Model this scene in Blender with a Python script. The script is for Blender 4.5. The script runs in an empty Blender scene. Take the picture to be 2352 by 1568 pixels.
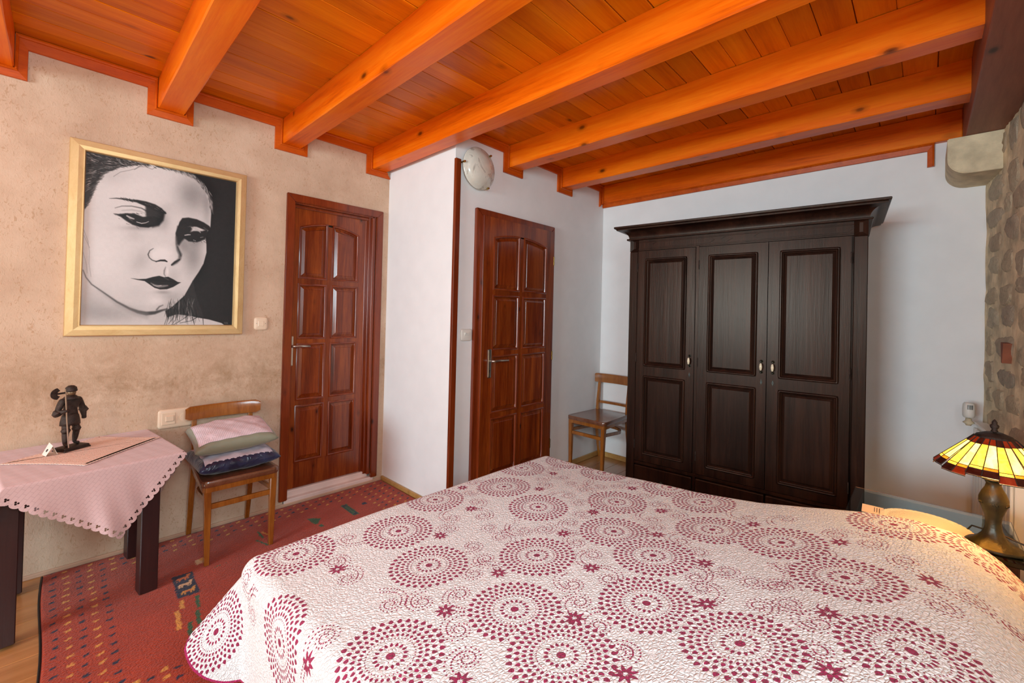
import bpy, bmesh, math, random
import numpy as np
from mathutils import Vector, Matrix
SC = bpy.context.scene
COL = SC.collection
rnd = random.Random(7)
PI = math.pi

# ------------------------------------------------------------------ camera, light, exposure
cam_d = bpy.data.cameras.new('camera'); cam = bpy.data.objects.new('camera', cam_d); COL.objects.link(cam)
cam_d.sensor_width = 36.0; cam_d.lens = 36.0 * 995.17 / 2352.0
cam_d.shift_x = 0.0; cam_d.shift_y = (712.70 - 784.0) / 2352.0
cam_d.clip_start = 0.02
_y, _p, _r = math.radians(43.6504), math.radians(.575), math.radians(1.3827)
_f = Vector((math.cos(_p) * math.cos(_y), math.cos(_p) * math.sin(_y), math.sin(_p)))
_rt = _f.cross(Vector((0, 0, 1))).normalized(); _up = _rt.cross(_f)
_rt, _up = math.cos(_r) * _rt + math.sin(_r) * _up, -math.sin(_r) * _rt + math.cos(_r) * _up
_m = Matrix((( _rt.x, _up.x, -_f.x, 0), (_rt.y, _up.y, -_f.y, -3.0613), (_rt.z, _up.z, -_f.z, 1.3082), (0, 0, 0, 1)))
cam.matrix_world = _m
SC.camera = cam
SC.view_settings.view_transform = 'Standard'; SC.view_settings.look = 'None'
SC.view_settings.exposure = 0.55; SC.view_settings.gamma = 1.0; SC.view_settings.use_curve_mapping = False
SC.cycles.use_denoising = True
SC.cycles.max_bounces = 10; SC.cycles.diffuse_bounces = 6; SC.cycles.transparent_max_bounces = 12
SC.cycles.sample_clamp_indirect = 6.0

W = bpy.data.worlds.new('world'); SC.world = W; W.use_nodes = True
W.node_tree.nodes['Background'].inputs[0].default_value = (.75, .85, 1, 1)
W.node_tree.nodes['Background'].inputs[1].default_value = 1.0

def area(name, loc, rot, sx, sy, power, color):
    d = bpy.data.lights.new(name, 'AREA'); d.shape = 'RECTANGLE'; d.size = sx; d.size_y = sy
    d.energy = power; d.color = color
    o = bpy.data.objects.new(name, d); COL.objects.link(o); o.location = loc; o.rotation_euler = rot
    return o
# daylight through the window in the wall behind the camera
area('window_daylight', (-4.12, -1.90, 1.60), (0, -PI / 2, 0), 1.15, 1.75, 148, (.70, .91, 1.0))
# cool side fill light, added by the stone wall behind the camera
area('side_fill_light', (.05, -3.58, 1.75), (PI / 2, 0, 0), .9, .9, 37, (.66, .89, 1.0))
# warm fill light added behind the camera, without any lamp body
def point(name, loc, power, color, r=.05):
    d = bpy.data.lights.new(name, 'POINT'); d.energy = power; d.color = color; d.shadow_soft_size = r
    o = bpy.data.objects.new(name, d); COL.objects.link(o); o.location = loc; return o
point('warm_fill_light', (-.95, -1.7, 1.95), 9, (1, .84, .52), .12)
point('table_lamp_bulb', (2.084, -3.222, .872), 5.0, (1, .62, .22), .03)

# ------------------------------------------------------------------ node helpers
def newmat(name):
    m = bpy.data.materials.new(name); m.use_nodes = True
    nt = m.node_tree; b = nt.nodes['Principled BSDF']
    return m, nt, b
def N(nt, t, **kw):
    n = nt.nodes.new(t)
    for k, v in kw.items():
        if k in n.inputs: n.inputs[k].default_value = v
        else: setattr(n, k, v)
    return n
def L(nt, a, b): nt.links.new(a, b)
def sval(c):  # srgb 0-255 -> linear rgba
    return tuple(((v / 255.) / 12.92 if v / 255. <= .04045 else ((v / 255. + .055) / 1.055) ** 2.4) for v in c) + (1,)
def ramp(nt, fac, stops):
    r = nt.nodes.new('ShaderNodeValToRGB'); e = r.color_ramp.elements
    e[0].position, e[0].color = stops[0]; e[1].position, e[1].color = stops[-1]
    for p, c in stops[1:-1]:
        x = e.new(p); x.color = c
    L(nt, fac, r.inputs[0]); return r
def mixc(nt, fac, a, b, mode='MIX'):
    m = nt.nodes.new('ShaderNodeMix'); m.data_type = 'RGBA'; m.blend_type = mode
    for i, v in ((0, fac), (6, a), (7, b)):
        if hasattr(v, 'is_linked') or hasattr(v, 'links'): L(nt, v, m.inputs[i])
        else: m.inputs[i].default_value = v
    return m.outputs[2]
def math_(nt, op, a, b=None, c=None):
    m = nt.nodes.new('ShaderNodeMath'); m.operation = op
    for i, v in enumerate((a, b, c)):
        if v is None: continue
        if hasattr(v, 'links'): L(nt, v, m.inputs[i])
        else: m.inputs[i].default_value = v
    return m.outputs[0]
def bump(nt, b, h, strength, dist=.01):
    n = nt.nodes.new('ShaderNodeBump'); n.inputs['Strength'].default_value = strength
    n.inputs['Distance'].default_value = dist; L(nt, h, n.inputs['Height']); L(nt, n.outputs[0], b.inputs['Normal'])
def coords(nt, kind='Object', rand=0.0):
    t = nt.nodes.new('ShaderNodeTexCoord'); v = t.outputs[kind]
    if rand:
        oi = nt.nodes.new('ShaderNodeObjectInfo')
        s = nt.nodes.new('ShaderNodeVectorMath'); s.operation = 'SCALE'; s.inputs[0].default_value = (17.3, 9.1, 13.7)
        L(nt, oi.outputs['Random'], s.inputs['Scale'])
        a = nt.nodes.new('ShaderNodeVectorMath'); L(nt, v, a.inputs[0]); L(nt, s.outputs[0], a.inputs[1]); v = a.outputs[0]
    return v
def wood(name, c1, c2, c3, axis=0, stretch=.07, scale=14, rough=.35, knots=0.0, knot_scale=2.2, rand=1.0, vary=.0, bmp=.15, coat=0.0, spec=.5):
    m, nt, b = newmat(name)
    v = coords(nt, 'Object', rand)
    mp = nt.nodes.new('ShaderNodeMapping'); s = [1, 1, 1]; s[axis] = stretch; mp.inputs['Scale'].default_value = s
    L(nt, v, mp.inputs[0])
    n1 = N(nt, 'ShaderNodeTexNoise', Scale=scale, Detail=6.0, Roughness=.6, Distortion=.8); L(nt, mp.outputs[0], n1.inputs['Vector'])
    n2 = N(nt, 'ShaderNodeTexNoise', Scale=scale * 9, Detail=3.0, Roughness=.7); L(nt, mp.outputs[0], n2.inputs['Vector'])
    f = math_(nt, 'MULTIPLY_ADD', n2.outputs[0], .35, math_(nt, 'MULTIPLY', n1.outputs[0], .75))
    r = ramp(nt, f, [(.3, sval(c3)), (.5, sval(c1)), (.72, sval(c2))])
    col = r.outputs[0]
    if knots:
        mk = nt.nodes.new('ShaderNodeMapping'); s = [1, 1, 1]; s[axis] = .55; mk.inputs['Scale'].default_value = s; L(nt, v, mk.inputs[0])
        vo = N(nt, 'ShaderNodeTexVoronoi', Scale=knot_scale * 5.0, Randomness=1.0); L(nt, mk.outputs[0], vo.inputs['Vector'])
        kr = ramp(nt, vo.outputs['Distance'], [(.0, (1, 1, 1, 1)), (.10, (.7, .7, .7, 1)), (.14, (.3, .3, .3, 1)), (.26, (0, 0, 0, 1))])
        wn = N(nt, 'ShaderNodeTexWhiteNoise'); L(nt, vo.outputs['Position'], wn.inputs['Vector'])
        sel = math_(nt, 'LESS_THAN', wn.outputs['Value'], knots)
        kf = math_(nt, 'MULTIPLY', kr.outputs[0], sel)
        col = mixc(nt, kf, col, sval([v * .35 for v in c3]))
    if vary:
        oi = nt.nodes.new('ShaderNodeObjectInfo')
        hv = nt.nodes.new('ShaderNodeHueSaturation')
        vv = math_(nt, 'MULTIPLY_ADD', oi.outputs['Random'], 2 * vary, 1 - vary)
        L(nt, vv, hv.inputs['Value']); L(nt, col, hv.inputs['Color']); col = hv.outputs[0]
    L(nt, col, b.inputs['Base Color'])
    b.inputs['Roughness'].default_value = rough
    b.inputs['Coat Weight'].default_value = coat; b.inputs['Coat Roughness'].default_value = .15
    b.inputs['Specular IOR Level'].default_value = spec
    bump(nt, b, f, bmp, .004)
    return m
def plain(name, c, rough=.5, metal=0, bscale=0, bst=.1, var=0.0, spec=.5, vscale=8, sheen=0):
    m, nt, b = newmat(name)
    b.inputs['Roughness'].default_value = rough; b.inputs['Metallic'].default_value = metal
    b.inputs['Specular IOR Level'].default_value = spec
    b.inputs['Sheen Weight'].default_value = sheen
    v = coords(nt)
    n = N(nt, 'ShaderNodeTexNoise', Scale=float(vscale), Detail=5.0); L(nt, v, n.inputs['Vector'])
    d = max(var, .008)
    r = ramp(nt, n.outputs[0], [(.3, sval([x * (1 - d) for x in c])), (.7, sval([min(255, x * (1 + d)) for x in c]))])
    L(nt, r.outputs[0], b.inputs['Base Color'])
    if bscale:
        n2 = N(nt, 'ShaderNodeTexNoise', Scale=float(bscale), Detail=4.0); L(nt, v, n2.inputs['Vector'])
        bump(nt, b, n2.outputs[0], bst, .005)
    return m

# ------------------------------------------------------------------ materials
M = {}
M['plank'] = wood('orange_plank', (214, 108, 2), (230, 130, 10), (182, 80, 1), 0, .06, 10, .3, .16, 2.0, 1.0, .2, coat=.0, spec=.22)
M['beam'] = wood('orange_beam', (226, 96, 2), (240, 124, 16), (176, 62, 1), 1, .06, 9, .33, .34, 1.9, 0, .05, coat=.0, spec=.28)
M['girder'] = wood('brown_beam', (120, 62, 40), (140, 80, 56), (78, 36, 20), 0, .08, 9, .5, .3, 2.0, 0)
M['trimw'] = wood('orange_trim', (186, 74, 6), (202, 90, 14), (156, 56, 3), 0, .2, 14, .35, rand=0, coat=.0, spec=.25)
M['door'] = wood('door_wood', (112, 42, 10), (152, 72, 22), (62, 18, 4), 2, .06, 13, .26, .12, 2.5, 1.0, .14, coat=.35)
M['casing'] = wood('casing_wood', (112, 40, 10), (136, 58, 20), (70, 20, 5), 2, .07, 13, .28, .12, 2.5, 1.0, coat=.35)
M['dark'] = wood('dark_oak', (34, 19, 14), (54, 32, 23), (16, 8, 6), 2, .05, 11, .30, rand=1.0, bmp=.3, coat=.0, spec=.19)
M['dark'].node_tree.nodes['Principled BSDF'].inputs['Specular Tint'].default_value = (1, .78, .64, 1)
M['darktable'] = wood('table_wood', (44, 22, 22), (54, 28, 26), (32, 15, 15), 2, .05, 16, .4, rand=1.0)
M['chair'] = wood('chair_wood', (136, 76, 24), (160, 98, 38), (96, 48, 12), 2, .12, 14, .25, rand=1.0, coat=.5)
M['seat'] = wood('seat_wood', (104, 62, 42), (122, 78, 56), (84, 46, 30), 1, .12, 14, .2, rand=1.0, coat=.6)
M['floor'] = wood('floor_board', (172, 116, 66), (192, 136, 84), (140, 84, 42), 0, .06, 9, .28, .15, 2.0, 1.0, .1, coat=.4)
M['base'] = wood('baseboard_wood', (176, 132, 72), (192, 150, 92), (150, 104, 52), 0, .2, 14, .35, rand=0)
M['white'] = plain('white_paint', (234, 231, 229), .7, bscale=90, bst=.06, var=.01)
M['plastic'] = plain('white_plastic', (226, 220, 210), .3)
M['cream'] = plain('cream_plastic', (226, 200, 172), .35)
M['brass'] = plain('brass', (170, 140, 70), .25, 1)
M['bronze'] = plain('bronze', (38, 38, 26), .38, .3, var=.3, bscale=60, bst=.3, vscale=30)
M['iron'] = plain('cast_iron', (58, 46, 40), .45, .55, bscale=500, bst=.5, var=.25, vscale=60)
M['steel'] = plain('brushed_steel', (196, 188, 176), .3, .95)
M['porcelain'] = plain('porcelain', (230, 216, 186), .15)
M['black'] = plain('black_rubber', (18, 18, 18), .5)
M['marble'] = plain('marble_step', (222, 196, 186), .35, var=.05)
M['paper'] = plain('paper', (226, 214, 200), .8)
M['ink'] = plain('ink', (60, 54, 50), .8)
M['radiator'] = plain('radiator_enamel', (232, 228, 220), .25)
M['green_gray'] = plain('cushion_fabric', (128, 126, 104), .6, bscale=60, bst=.25, sheen=.3)
M['mattress'] = plain('mattress_fabric', (225, 220, 212), .9)
M['corbel'] = plain('limestone', (206, 190, 158), .85, bscale=50, bst=.5, var=.10, vscale=14)
M['shadeglass'] = None

def plaster_left():
    m, nt, b = newmat('rough_plaster')
    v = coords(nt)
    n = N(nt, 'ShaderNodeTexNoise', Scale=3.0, Detail=6.0, Roughness=.65); L(nt, v, n.inputs['Vector'])
    r = ramp(nt, n.outputs[0], [(.3, sval((186, 154, 128))), (.55, sval((204, 174, 148))), (.75, sval((216, 190, 166)))])
    # brown fibres flecked through the plaster
    mp = nt.nodes.new('ShaderNodeMapping'); mp.inputs['Scale'].default_value = (1, 1, .55); mp.inputs['Rotation'].default_value = (0, .6, 0)
    L(nt, v, mp.inputs[0])
    n2 = N(nt, 'ShaderNodeTexNoise', Scale=75.0, Detail=4.0, Roughness=.6, Distortion=1.5); L(nt, mp.outputs[0], n2.inputs['Vector'])
    n3 = N(nt, 'ShaderNodeTexNoise', Scale=4.5, Detail=3.0); L(nt, v, n3.inputs['Vector'])
    f = math_(nt, 'MULTIPLY', ramp(nt, n2.outputs[0], [(.575, (0, 0, 0, 1)), (.64, (1, 1, 1, 1))]).outputs[0],
              ramp(nt, n3.outputs[0], [(.35, (.1, .1, .1, 1)), (.7, (.75, .75, .75, 1))]).outputs[0])
    col = mixc(nt, f, r.outputs[0], sval((168, 128, 88)))
    # brown mottled stains at table height, deepened to paint in the wall's lower shade
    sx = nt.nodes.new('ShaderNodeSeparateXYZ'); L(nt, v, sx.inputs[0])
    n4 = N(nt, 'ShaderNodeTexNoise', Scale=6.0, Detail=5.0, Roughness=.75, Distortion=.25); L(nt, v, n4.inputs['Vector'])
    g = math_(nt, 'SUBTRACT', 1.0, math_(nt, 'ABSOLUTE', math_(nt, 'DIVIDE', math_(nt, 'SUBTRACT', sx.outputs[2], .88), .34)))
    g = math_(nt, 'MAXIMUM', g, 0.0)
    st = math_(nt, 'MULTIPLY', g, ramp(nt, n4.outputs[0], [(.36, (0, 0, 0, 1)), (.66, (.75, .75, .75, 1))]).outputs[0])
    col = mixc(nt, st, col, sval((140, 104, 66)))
    L(nt, col, b.inputs['Base Color']); b.inputs['Roughness'].default_value = .9
    bump(nt, b, n2.outputs[0], .35, .004)
    return m
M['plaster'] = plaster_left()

# ------------------------------------------------------------------ mesh helpers
def link(name, me, mat, parent=None, smooth=False, loc=None):
    if mat is not None: me.materials.append(mat)
    if smooth:
        me.polygons.foreach_set('use_smooth', [True] * len(me.polygons))
    o = bpy.data.objects.new(name, me); COL.objects.link(o)
    if loc is not None: o.location = loc
    if parent is not None: o.parent = parent
    return o
def obj(name, bm, mat, parent=None, smooth=False, loc=None, angle=None):
    bmesh.ops.recalc_face_normals(bm, faces=bm.faces)
    me = bpy.data.meshes.new(name); bm.to_mesh(me); bm.free()
    o = link(name, me, mat, parent, smooth, loc)
    if angle:
        me.polygons.foreach_set('use_smooth', [True] * len(me.polygons))
        me.set_sharp_from_angle(angle=math.radians(angle))
    return o
def npmesh(name, verts, faces):
    me = bpy.data.meshes.new(name)
    verts = np.ascontiguousarray(verts, dtype=np.float32); faces = np.ascontiguousarray(faces, dtype=np.int32)
    me.vertices.add(len(verts)); me.vertices.foreach_set('co', verts.ravel())
    k = faces.shape[1]
    me.loops.add(faces.size); me.loops.foreach_set('vertex_index', faces.ravel())
    me.polygons.add(len(faces)); me.polygons.foreach_set('loop_start', np.arange(0, faces.size, k, dtype=np.int32))
    me.polygons.foreach_set('loop_total', np.full(len(faces), k, dtype=np.int32))
    me.update(calc_edges=True); me.validate()
    return me
def gridfaces(nu, nv):
    i, j = np.meshgrid(np.arange(nu - 1), np.arange(nv - 1), indexing='ij')
    a = i * nv + j
    return np.stack([a, a + nv, a + nv + 1, a + 1], -1).reshape(-1, 4)
def bx(bm, x0, x1, y0, y1, z0, z1, bev=0.0, seg=1, mat=None):
    r = bmesh.ops.create_cube(bm, size=1.0)
    vs = r['verts']
    bmesh.ops.scale(bm, vec=(x1 - x0, y1 - y0, z1 - z0), verts=vs)
    bmesh.ops.translate(bm, vec=((x0 + x1) / 2, (y0 + y1) / 2, (z0 + z1) / 2), verts=vs)
    if bev:
        es = list({e for v in vs for e in v.link_edges})
        rr = bmesh.ops.bevel(bm, geom=es, offset=bev, segments=seg, affect='EDGES', profile=.5)
        vs = list({v for f in rr['faces'] for v in f.verts} | {v for v in vs if v.is_valid})
    if mat is not None: bmesh.ops.transform(bm, matrix=mat, verts=[v for v in vs if v.is_valid])
    return vs
def prism(bm, poly, axis, a, b):
    """poly in the two other axes, extruded along axis from a to b"""
    def P(p, t):
        if axis == 0: return (t, p[0], p[1])
        if axis == 1: return (p[0], t, p[1])
        return (p[0], p[1], t)
    va = [bm.verts.new(P(p, a)) for p in poly]; vb = [bm.verts.new(P(p, b)) for p in poly]
    n = len(poly)
    bm.faces.new(va[::-1]); bm.faces.new(vb)
    for i in range(n): bm.faces.new((va[i], va[(i + 1) % n], vb[(i + 1) % n], vb[i]))
    return va + vb
def tube(bm, pts, r, seg=8, cap=True):
    pts = [Vector(p) for p in pts]; rings = []
    rs = r if isinstance(r, (list, tuple)) else [r] * len(pts)
    ref = Vector((.13, .31, .94)).normalized()
    for i, p in enumerate(pts):
        t = (pts[min(i + 1, len(pts) - 1)] - pts[max(i - 1, 0)]).normalized()
        u = ref.cross(t)
        if u.length < .05: u = Vector((1, 0, 0)).cross(t)
        u.normalize(); w = t.cross(u)
        rings.append([bm.verts.new(p + rs[i] * (math.cos(2 * PI * k / seg) * u + math.sin(2 * PI * k / seg) * w)) for k in range(seg)])
    for a, b in zip(rings, rings[1:]):
        for k in range(seg): bm.faces.new((a[k], a[(k + 1) % seg], b[(k + 1) % seg], b[k]))
    if cap: bm.faces.new(rings[0][::-1]); bm.faces.new(rings[-1])
def bar(bm, pts, w, h, up=(0, 0, 1), bev=True):
    """rectangular section swept along pts; w across, h along 'up'"""
    pts = [Vector(p) for p in pts]; rings = []; up = Vector(up)
    c = .18 if bev else 0
    for i, p in enumerate(pts):
        t = (pts[min(i + 1, len(pts) - 1)] - pts[max(i - 1, 0)]).normalized()
        s = t.cross(up).normalized(); u = s.cross(t)
        ww = w[i] if isinstance(w, (list, tuple)) else w; hh = h[i] if isinstance(h, (list, tuple)) else h
        q = [(-1, -1 + c), (-1 + c, -1), (1 - c, -1), (1, -1 + c), (1, 1 - c), (1 - c, 1), (-1 + c, 1), (-1, 1 - c)] if bev else [(-1, -1), (1, -1), (1, 1), (-1, 1)]
        rings.append([bm.verts.new(p + s * a * ww / 2 + u * b * hh / 2) for a, b in q])
    n = len(rings[0])
    for a, b in zip(rings, rings[1:]):
        for k in range(n): bm.faces.new((a[k], a[(k + 1) % n], b[(k + 1) % n], b[k]))
    bm.faces.new(rings[0][::-1]); bm.faces.new(rings[-1])
def lathe(bm, prof, c=(0, 0, 0), seg=32, axis=2, fn=None):
    rings = []
    for r, z in prof:
        ring = []
        for k in range(seg):
            a = 2 * PI * k / seg; rr = r * (fn(a, z) if fn else 1)
            x, y = rr * math.cos(a), rr * math.sin(a)
            if axis == 2: p = (c[0] + x, c[1] + y, c[2] + z)
            elif axis == 1: p = (c[0] + x, c[1] + z, c[2] + y)
            else: p = (c[0] + z, c[1] + x, c[2] + y)
            ring.append(bm.verts.new(p))
        rings.append(ring)
    for a, b in zip(rings, rings[1:]):
        for k in range(seg): bm.faces.new((a[k], a[(k + 1) % seg], b[(k + 1) % seg], b[k]))
    bm.faces.new(rings[0][::-1]); bm.faces.new(rings[-1])
def offset_poly(poly, d):
    """inward offset of a counter-clockwise polygon"""
    n = len(poly); out = []
    for i in range(n):
        p0, p1, p2 = Vector(poly[i - 1]), Vector(poly[i]), Vector(poly[(i + 1) % n])
        e1 = (p1 - p0).normalized(); e2 = (p2 - p1).normalized()
        n1 = Vector((-e1.y, e1.x)); n2 = Vector((-e2.y, e2.x))
        b = (n1 + n2); b /= max(b.dot(n1), .3)
        out.append(tuple(p1 + b * d))
    return out
def rings_mesh(bm, poly, prof, place, cap=True):
    """prof: (inward offset, height); place(u, z, h)->3D"""
    rings = [[bm.verts.new(place(p[0], p[1], h)) for p in offset_poly(poly, d)] for d, h in prof]
    n = len(poly)
    for a, b in zip(rings, rings[1:]):
        for k in range(n): bm.faces.new((a[k], a[(k + 1) % n], b[(k + 1) % n], b[k]))
    if cap: bm.faces.new(rings[-1])
def empty(name, loc=(0, 0, 0), rz=0.0):
    o = bpy.data.objects.new(name, None); COL.objects.link(o); o.location = loc; o.rotation_euler = (0, 0, rz); o.empty_display_size = .05
    return o
def tag(o, label=None, cat=None, group=None, kind=None):
    if label: o['label'] = label
    if cat: o['category'] = cat
    if group: o['group'] = group
    if kind: o['kind'] = kind
    return o
def structure(o, label=None, cat=None):
    return tag(o, label, cat, kind='structure')
def piece(name, me, mat, parent, loc, rot=None, scale=None):
    o = bpy.data.objects.new(name, me); COL.objects.link(o); o.parent = parent; o.location = loc
    if rot: o.rotation_euler = rot
    if scale: o.scale = scale
    return o

# ================================================================== THE ROOM
XB, XP, XW = -4.2, 1.778, 3.585       # back wall, projecting panel, wardrobe wall
Y2 = -.82                              # second stretch of the left wall
ZC = 2.55                              # underside of the boards
def ys(x): return -3.30 - (XW - x) * .10   # line of the stone wall
# floor: sub-floor and its boards
bm = bmesh.new(); bx(bm, XB - .1, XW + .1, -4.3, .1, -.12, -.022)
floor = structure(obj('floor', bm, M['floor']), 'varnished pine board floor of the bedroom', 'floor')
rr = random.Random(3)
y = 0.0; k = 0
bmp_ = {}
while y > -4.15:
    w = .135; cuts = [XB, rr.uniform(-2.6, -2.0), rr.uniform(-1.2, -.6), rr.uniform(.6, 1.4), rr.uniform(2.4, 3.0), XW]
    for a, b in zip(cuts, cuts[1:]):
        bm = bmesh.new(); bx(bm, -(b - a) / 2 + .0008, (b - a) / 2 - .0008, -w / 2 + .0009, w / 2 - .0009, -.022, 0, .0015)
        obj('plank', bm, M['floor'], floor, loc=((a + b) / 2, y - w / 2, 0))
    y -= w
# ceiling: boards along X, beams along Y, main beam by the stone wall
bm = bmesh.new(); bx(bm, XB - .1, XW + .1, -4.3, .1, ZC + .021, ZC + .12)
ceiling = structure(obj('ceiling', bm, M['plank']), 'orange varnished board ceiling carried on beams', 'ceiling')
BE = [-3.46, -2.825, -2.19, -1.555, -.92, -.285, .35, .985, 1.62, 2.26, 2.90]
y = 0.0
while y > -4.15:
    w = rr.choice([.112, .118, .124])
    cuts = [XB] + [c + .06 for c in BE if rr.random() < .42] + [XW]
    for a, b in zip(cuts, cuts[1:]):
        bm = bmesh.new(); g = rr.choice([.0006, .001, .0016, .0025]); t = rr.uniform(0, .0025)
        bx(bm, -(b - a) / 2 + .0007, (b - a) / 2 - .0007, -w / 2 + g, w / 2 - g, 0, .02, .002)
        obj('plank', bm, M['plank'], ceiling, loc=((a + b) / 2, y - w / 2, ZC + t))
    y -= w
for i, x in enumerate(BE):
    y0 = Y2 if x + .12 > XP else 0.0
    bm = bmesh.new()
    n = 24; vsr = []
    for s in range(n + 1):
        yy = y0 + (-3.205 - y0) * s / n
        j = lambda: rr.uniform(-.0012, .0012)
        q = [(x, ZC), (x, 2.394), (x + .005, 2.389), (x + .115, 2.389), (x + .12, 2.394), (x + .12, ZC)]
        vsr.append([bm.verts.new((a + j(), yy, b + j())) for a, b in q])
    for a, b in zip(vsr, vsr[1:]):
        for c in range(5): bm.faces.new((a[c], a[c + 1], b[c + 1], b[c]))
    bm.faces.new(vsr[0]); bm.faces.new(vsr[-1][::-1])
    obj('beam', bm, M['beam'], ceiling)
# edge beam along the wardrobe wall and the heavy one over the stone wall
bm = bmesh.new(); bx(bm, 3.545, XW, -3.205, Y2, 2.385, ZC, .003); obj('beam', bm, M['beam'], ceiling)
bm = bmesh.new(); bx(bm, XB, XW, -3.42, -3.205, 2.297, ZC + .01, .006, 2)
for v in bm.verts: v.co.x *= 1
obj('beam', bm, M['girder'], ceiling)

# walls
def wall(name, boxes, mat, label):
    bm = bmesh.new()
    for b in boxes: bx(bm, *b)
    return structure(obj(name, bm, mat), label, 'wall')
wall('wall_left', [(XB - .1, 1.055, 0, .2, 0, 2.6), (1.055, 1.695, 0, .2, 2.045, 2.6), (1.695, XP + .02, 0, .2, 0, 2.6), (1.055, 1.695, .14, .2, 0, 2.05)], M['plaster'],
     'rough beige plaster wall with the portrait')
wall('wall_middle', [(XP, XP + .1, Y2 + .001, 0, 0, 2.6)], M['white'], 'narrow white wall panel jutting out beside the left door')
wall('wall_back', [(XP + .001, 1.985, Y2, Y2 + .2, 0, 2.6), (1.985, 2.785, Y2, Y2 + .2, 2.0, 2.6), (2.785, XW + .1, Y2, Y2 + .2, 0, 2.6), (1.985, 2.785, Y2 + .12, Y2 + .2, 0, 2.0)], M['white'],
     'white wall with the round lamp and the second door')
wall('wall_right', [(XW, XW + .15, -3.7, Y2 + .1, 0, 2.6)], M['white'], 'white wall behind the dark wardrobe')
# wall behind the camera with its window opening
wall('wall_rear', [(XB - .15, XB, -4.3, -2.80, 0, 2.6), (XB - .15, XB, -1.0, .1, 0, 2.6), (XB - .15, XB, -2.80, -1.0, 0, 1.0), (XB - .15, XB, -2.80, -1.0, 2.2, 2.6)], M['white'], 'white wall behind the camera with a window')

# stone wall: mortar core, then stones in it
def stone_mat():
    m, nt, b = newmat('rubble_stone')
    v = coords(nt, 'Object', 1.0); oi = nt.nodes.new('ShaderNodeObjectInfo')
    n = N(nt, 'ShaderNodeTexNoise', Scale=16.0, Detail=8.0, Roughness=.7); L(nt, v, n.inputs['Vector'])
    base = ramp(nt, oi.outputs['Random'], [(0, sval((196, 178, 150))), (.3, sval((210, 188, 154))), (.55, sval((200, 178, 148))), (.75, sval((182, 168, 148))), (1, sval((222, 204, 170)))])
    c = mixc(nt, ramp(nt, n.outputs[0], [(.35, (0, 0, 0, 1)), (.65, (1, 1, 1, 1))]).outputs[0], mixc(nt, .38, base.outputs[0], sval((120, 108, 92))), base.outputs[0])
    L(nt, c, b.inputs['Base Color']); b.inputs['Roughness'].default_value = .9
    n2 = N(nt, 'ShaderNodeTexNoise', Scale=45.0, Detail=6.0, Roughness=.7); L(nt, v, n2.inputs['Vector'])
    bump(nt, b, n2.outputs[0], .8, .012)
    return m
M['stone'] = stone_mat()
M['mortar'] = plain('mortar', (214, 194, 160), .95, bscale=26, bst=1.0, var=.18, vscale=9)
M['brick'] = plain('red_brick', (128, 74, 52), .9, bscale=60, bst=.4, var=.1)
bm = bmesh.new()
x0, x1 = XB - .15, XW + .02; n = 160
g = [[None] * 31 for _ in range(n + 1)]
rs = random.Random(11)
for i in range(n + 1):
    x = x1 + (x0 - x1) * (i / n) ** 1.6
    for j in range(31):
        g[i][j] = bm.verts.new((x, ys(x) - .004 + rs.uniform(-.005, .005), 2.6 * j / 30))
for i in range(n):
    for j in range(30): bm.faces.new((g[i][j], g[i + 1][j], g[i + 1][j + 1], g[i][j + 1]))
swall = structure(obj('wall_stone', bm, M['mortar'], smooth=True), 'rubble stone wall at the head of the bed', 'wall')
def stone(cx, cz, w, h, dep, seed):
    r = random.Random(seed); bm = bmesh.new(); nr, ns = 4, 14
    ph = [r.uniform(0, 6.28) for _ in range(3)]; am = [r.uniform(.02, .10) for _ in range(3)]; tilt = r.uniform(-.12, .12)
    pw_ = r.uniform(2.4, 4.0)
    rings = []
    for j in range(nr + 1):
        f = j / nr; ring = []
        for k in range(ns):
            a = 2 * PI * k / ns
            c, s = math.cos(a), math.sin(a); q = (abs(c) ** pw_ + abs(s) ** pw_) ** (-1 / pw_)
            rad = q * (1 + am[0] * math.sin(2 * a + ph[0]) + am[1] * math.sin(3 * a + ph[1]) + am[2] * .5 * math.sin(5 * a + ph[2])) * (1 - f * f * .98 if j else 1.0)
            rad = q * (1 + am[0] * math.sin(2 * a + ph[0]) + am[1] * math.sin(3 * a + ph[1])) * (1 - f)
            if j == nr: rad = 0
            x, z = rad * c * w / 2, rad * s * h / 2
            y = -.010 if j == 0 else dep * (1 - (1 - f) ** 5) + r.uniform(-.0035, .0035)
            ring.append((x * math.cos(tilt) - z * math.sin(tilt), y, x * math.sin(tilt) + z * math.cos(tilt)))
        rings.append([bm.verts.new(p) for p in ring] if j < nr else [bm.verts.new(ring[0])])
    for j in range(nr - 1):
        for k in range(ns): bm.faces.new((rings[j][k], rings[j][(k + 1) % ns], rings[j + 1][(k + 1) % ns], rings[j + 1][k]))
    for k in range(ns): bm.faces.new((rings[nr - 1][k], rings[nr - 1][(k + 1) % ns], rings[nr][0]))
    o = obj('stone', bm, M['stone'], swall, angle=30, loc=(cx, ys(cx) - .006 + r.uniform(-.003, .002), cz)); o.rotation_euler = (0, 0, math.atan(.10)); return o
z = .02; sd = 0
while z < 2.24:
    h = rs.uniform(.11, .20); x = XW - rs.uniform(.015, .07)
    while x > 1.7:
        w = rs.uniform(.14, .40); sd += 1; hh = h * rs.uniform(.7, 1.0)
        stone(x - w / 2, z + h / 2 + rs.uniform(-.02, .02), w * rs.uniform(.86, .99), hh, rs.uniform(.009, .015), sd)
        x -= w * rs.uniform(.96, 1.05)
    z += h * .95
bm = bmesh.new(); prism(bm, [(-.035, .05), (.035, .058), (.02, -.10), (-.002, -.105)], 1, -.02, .022)
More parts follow.
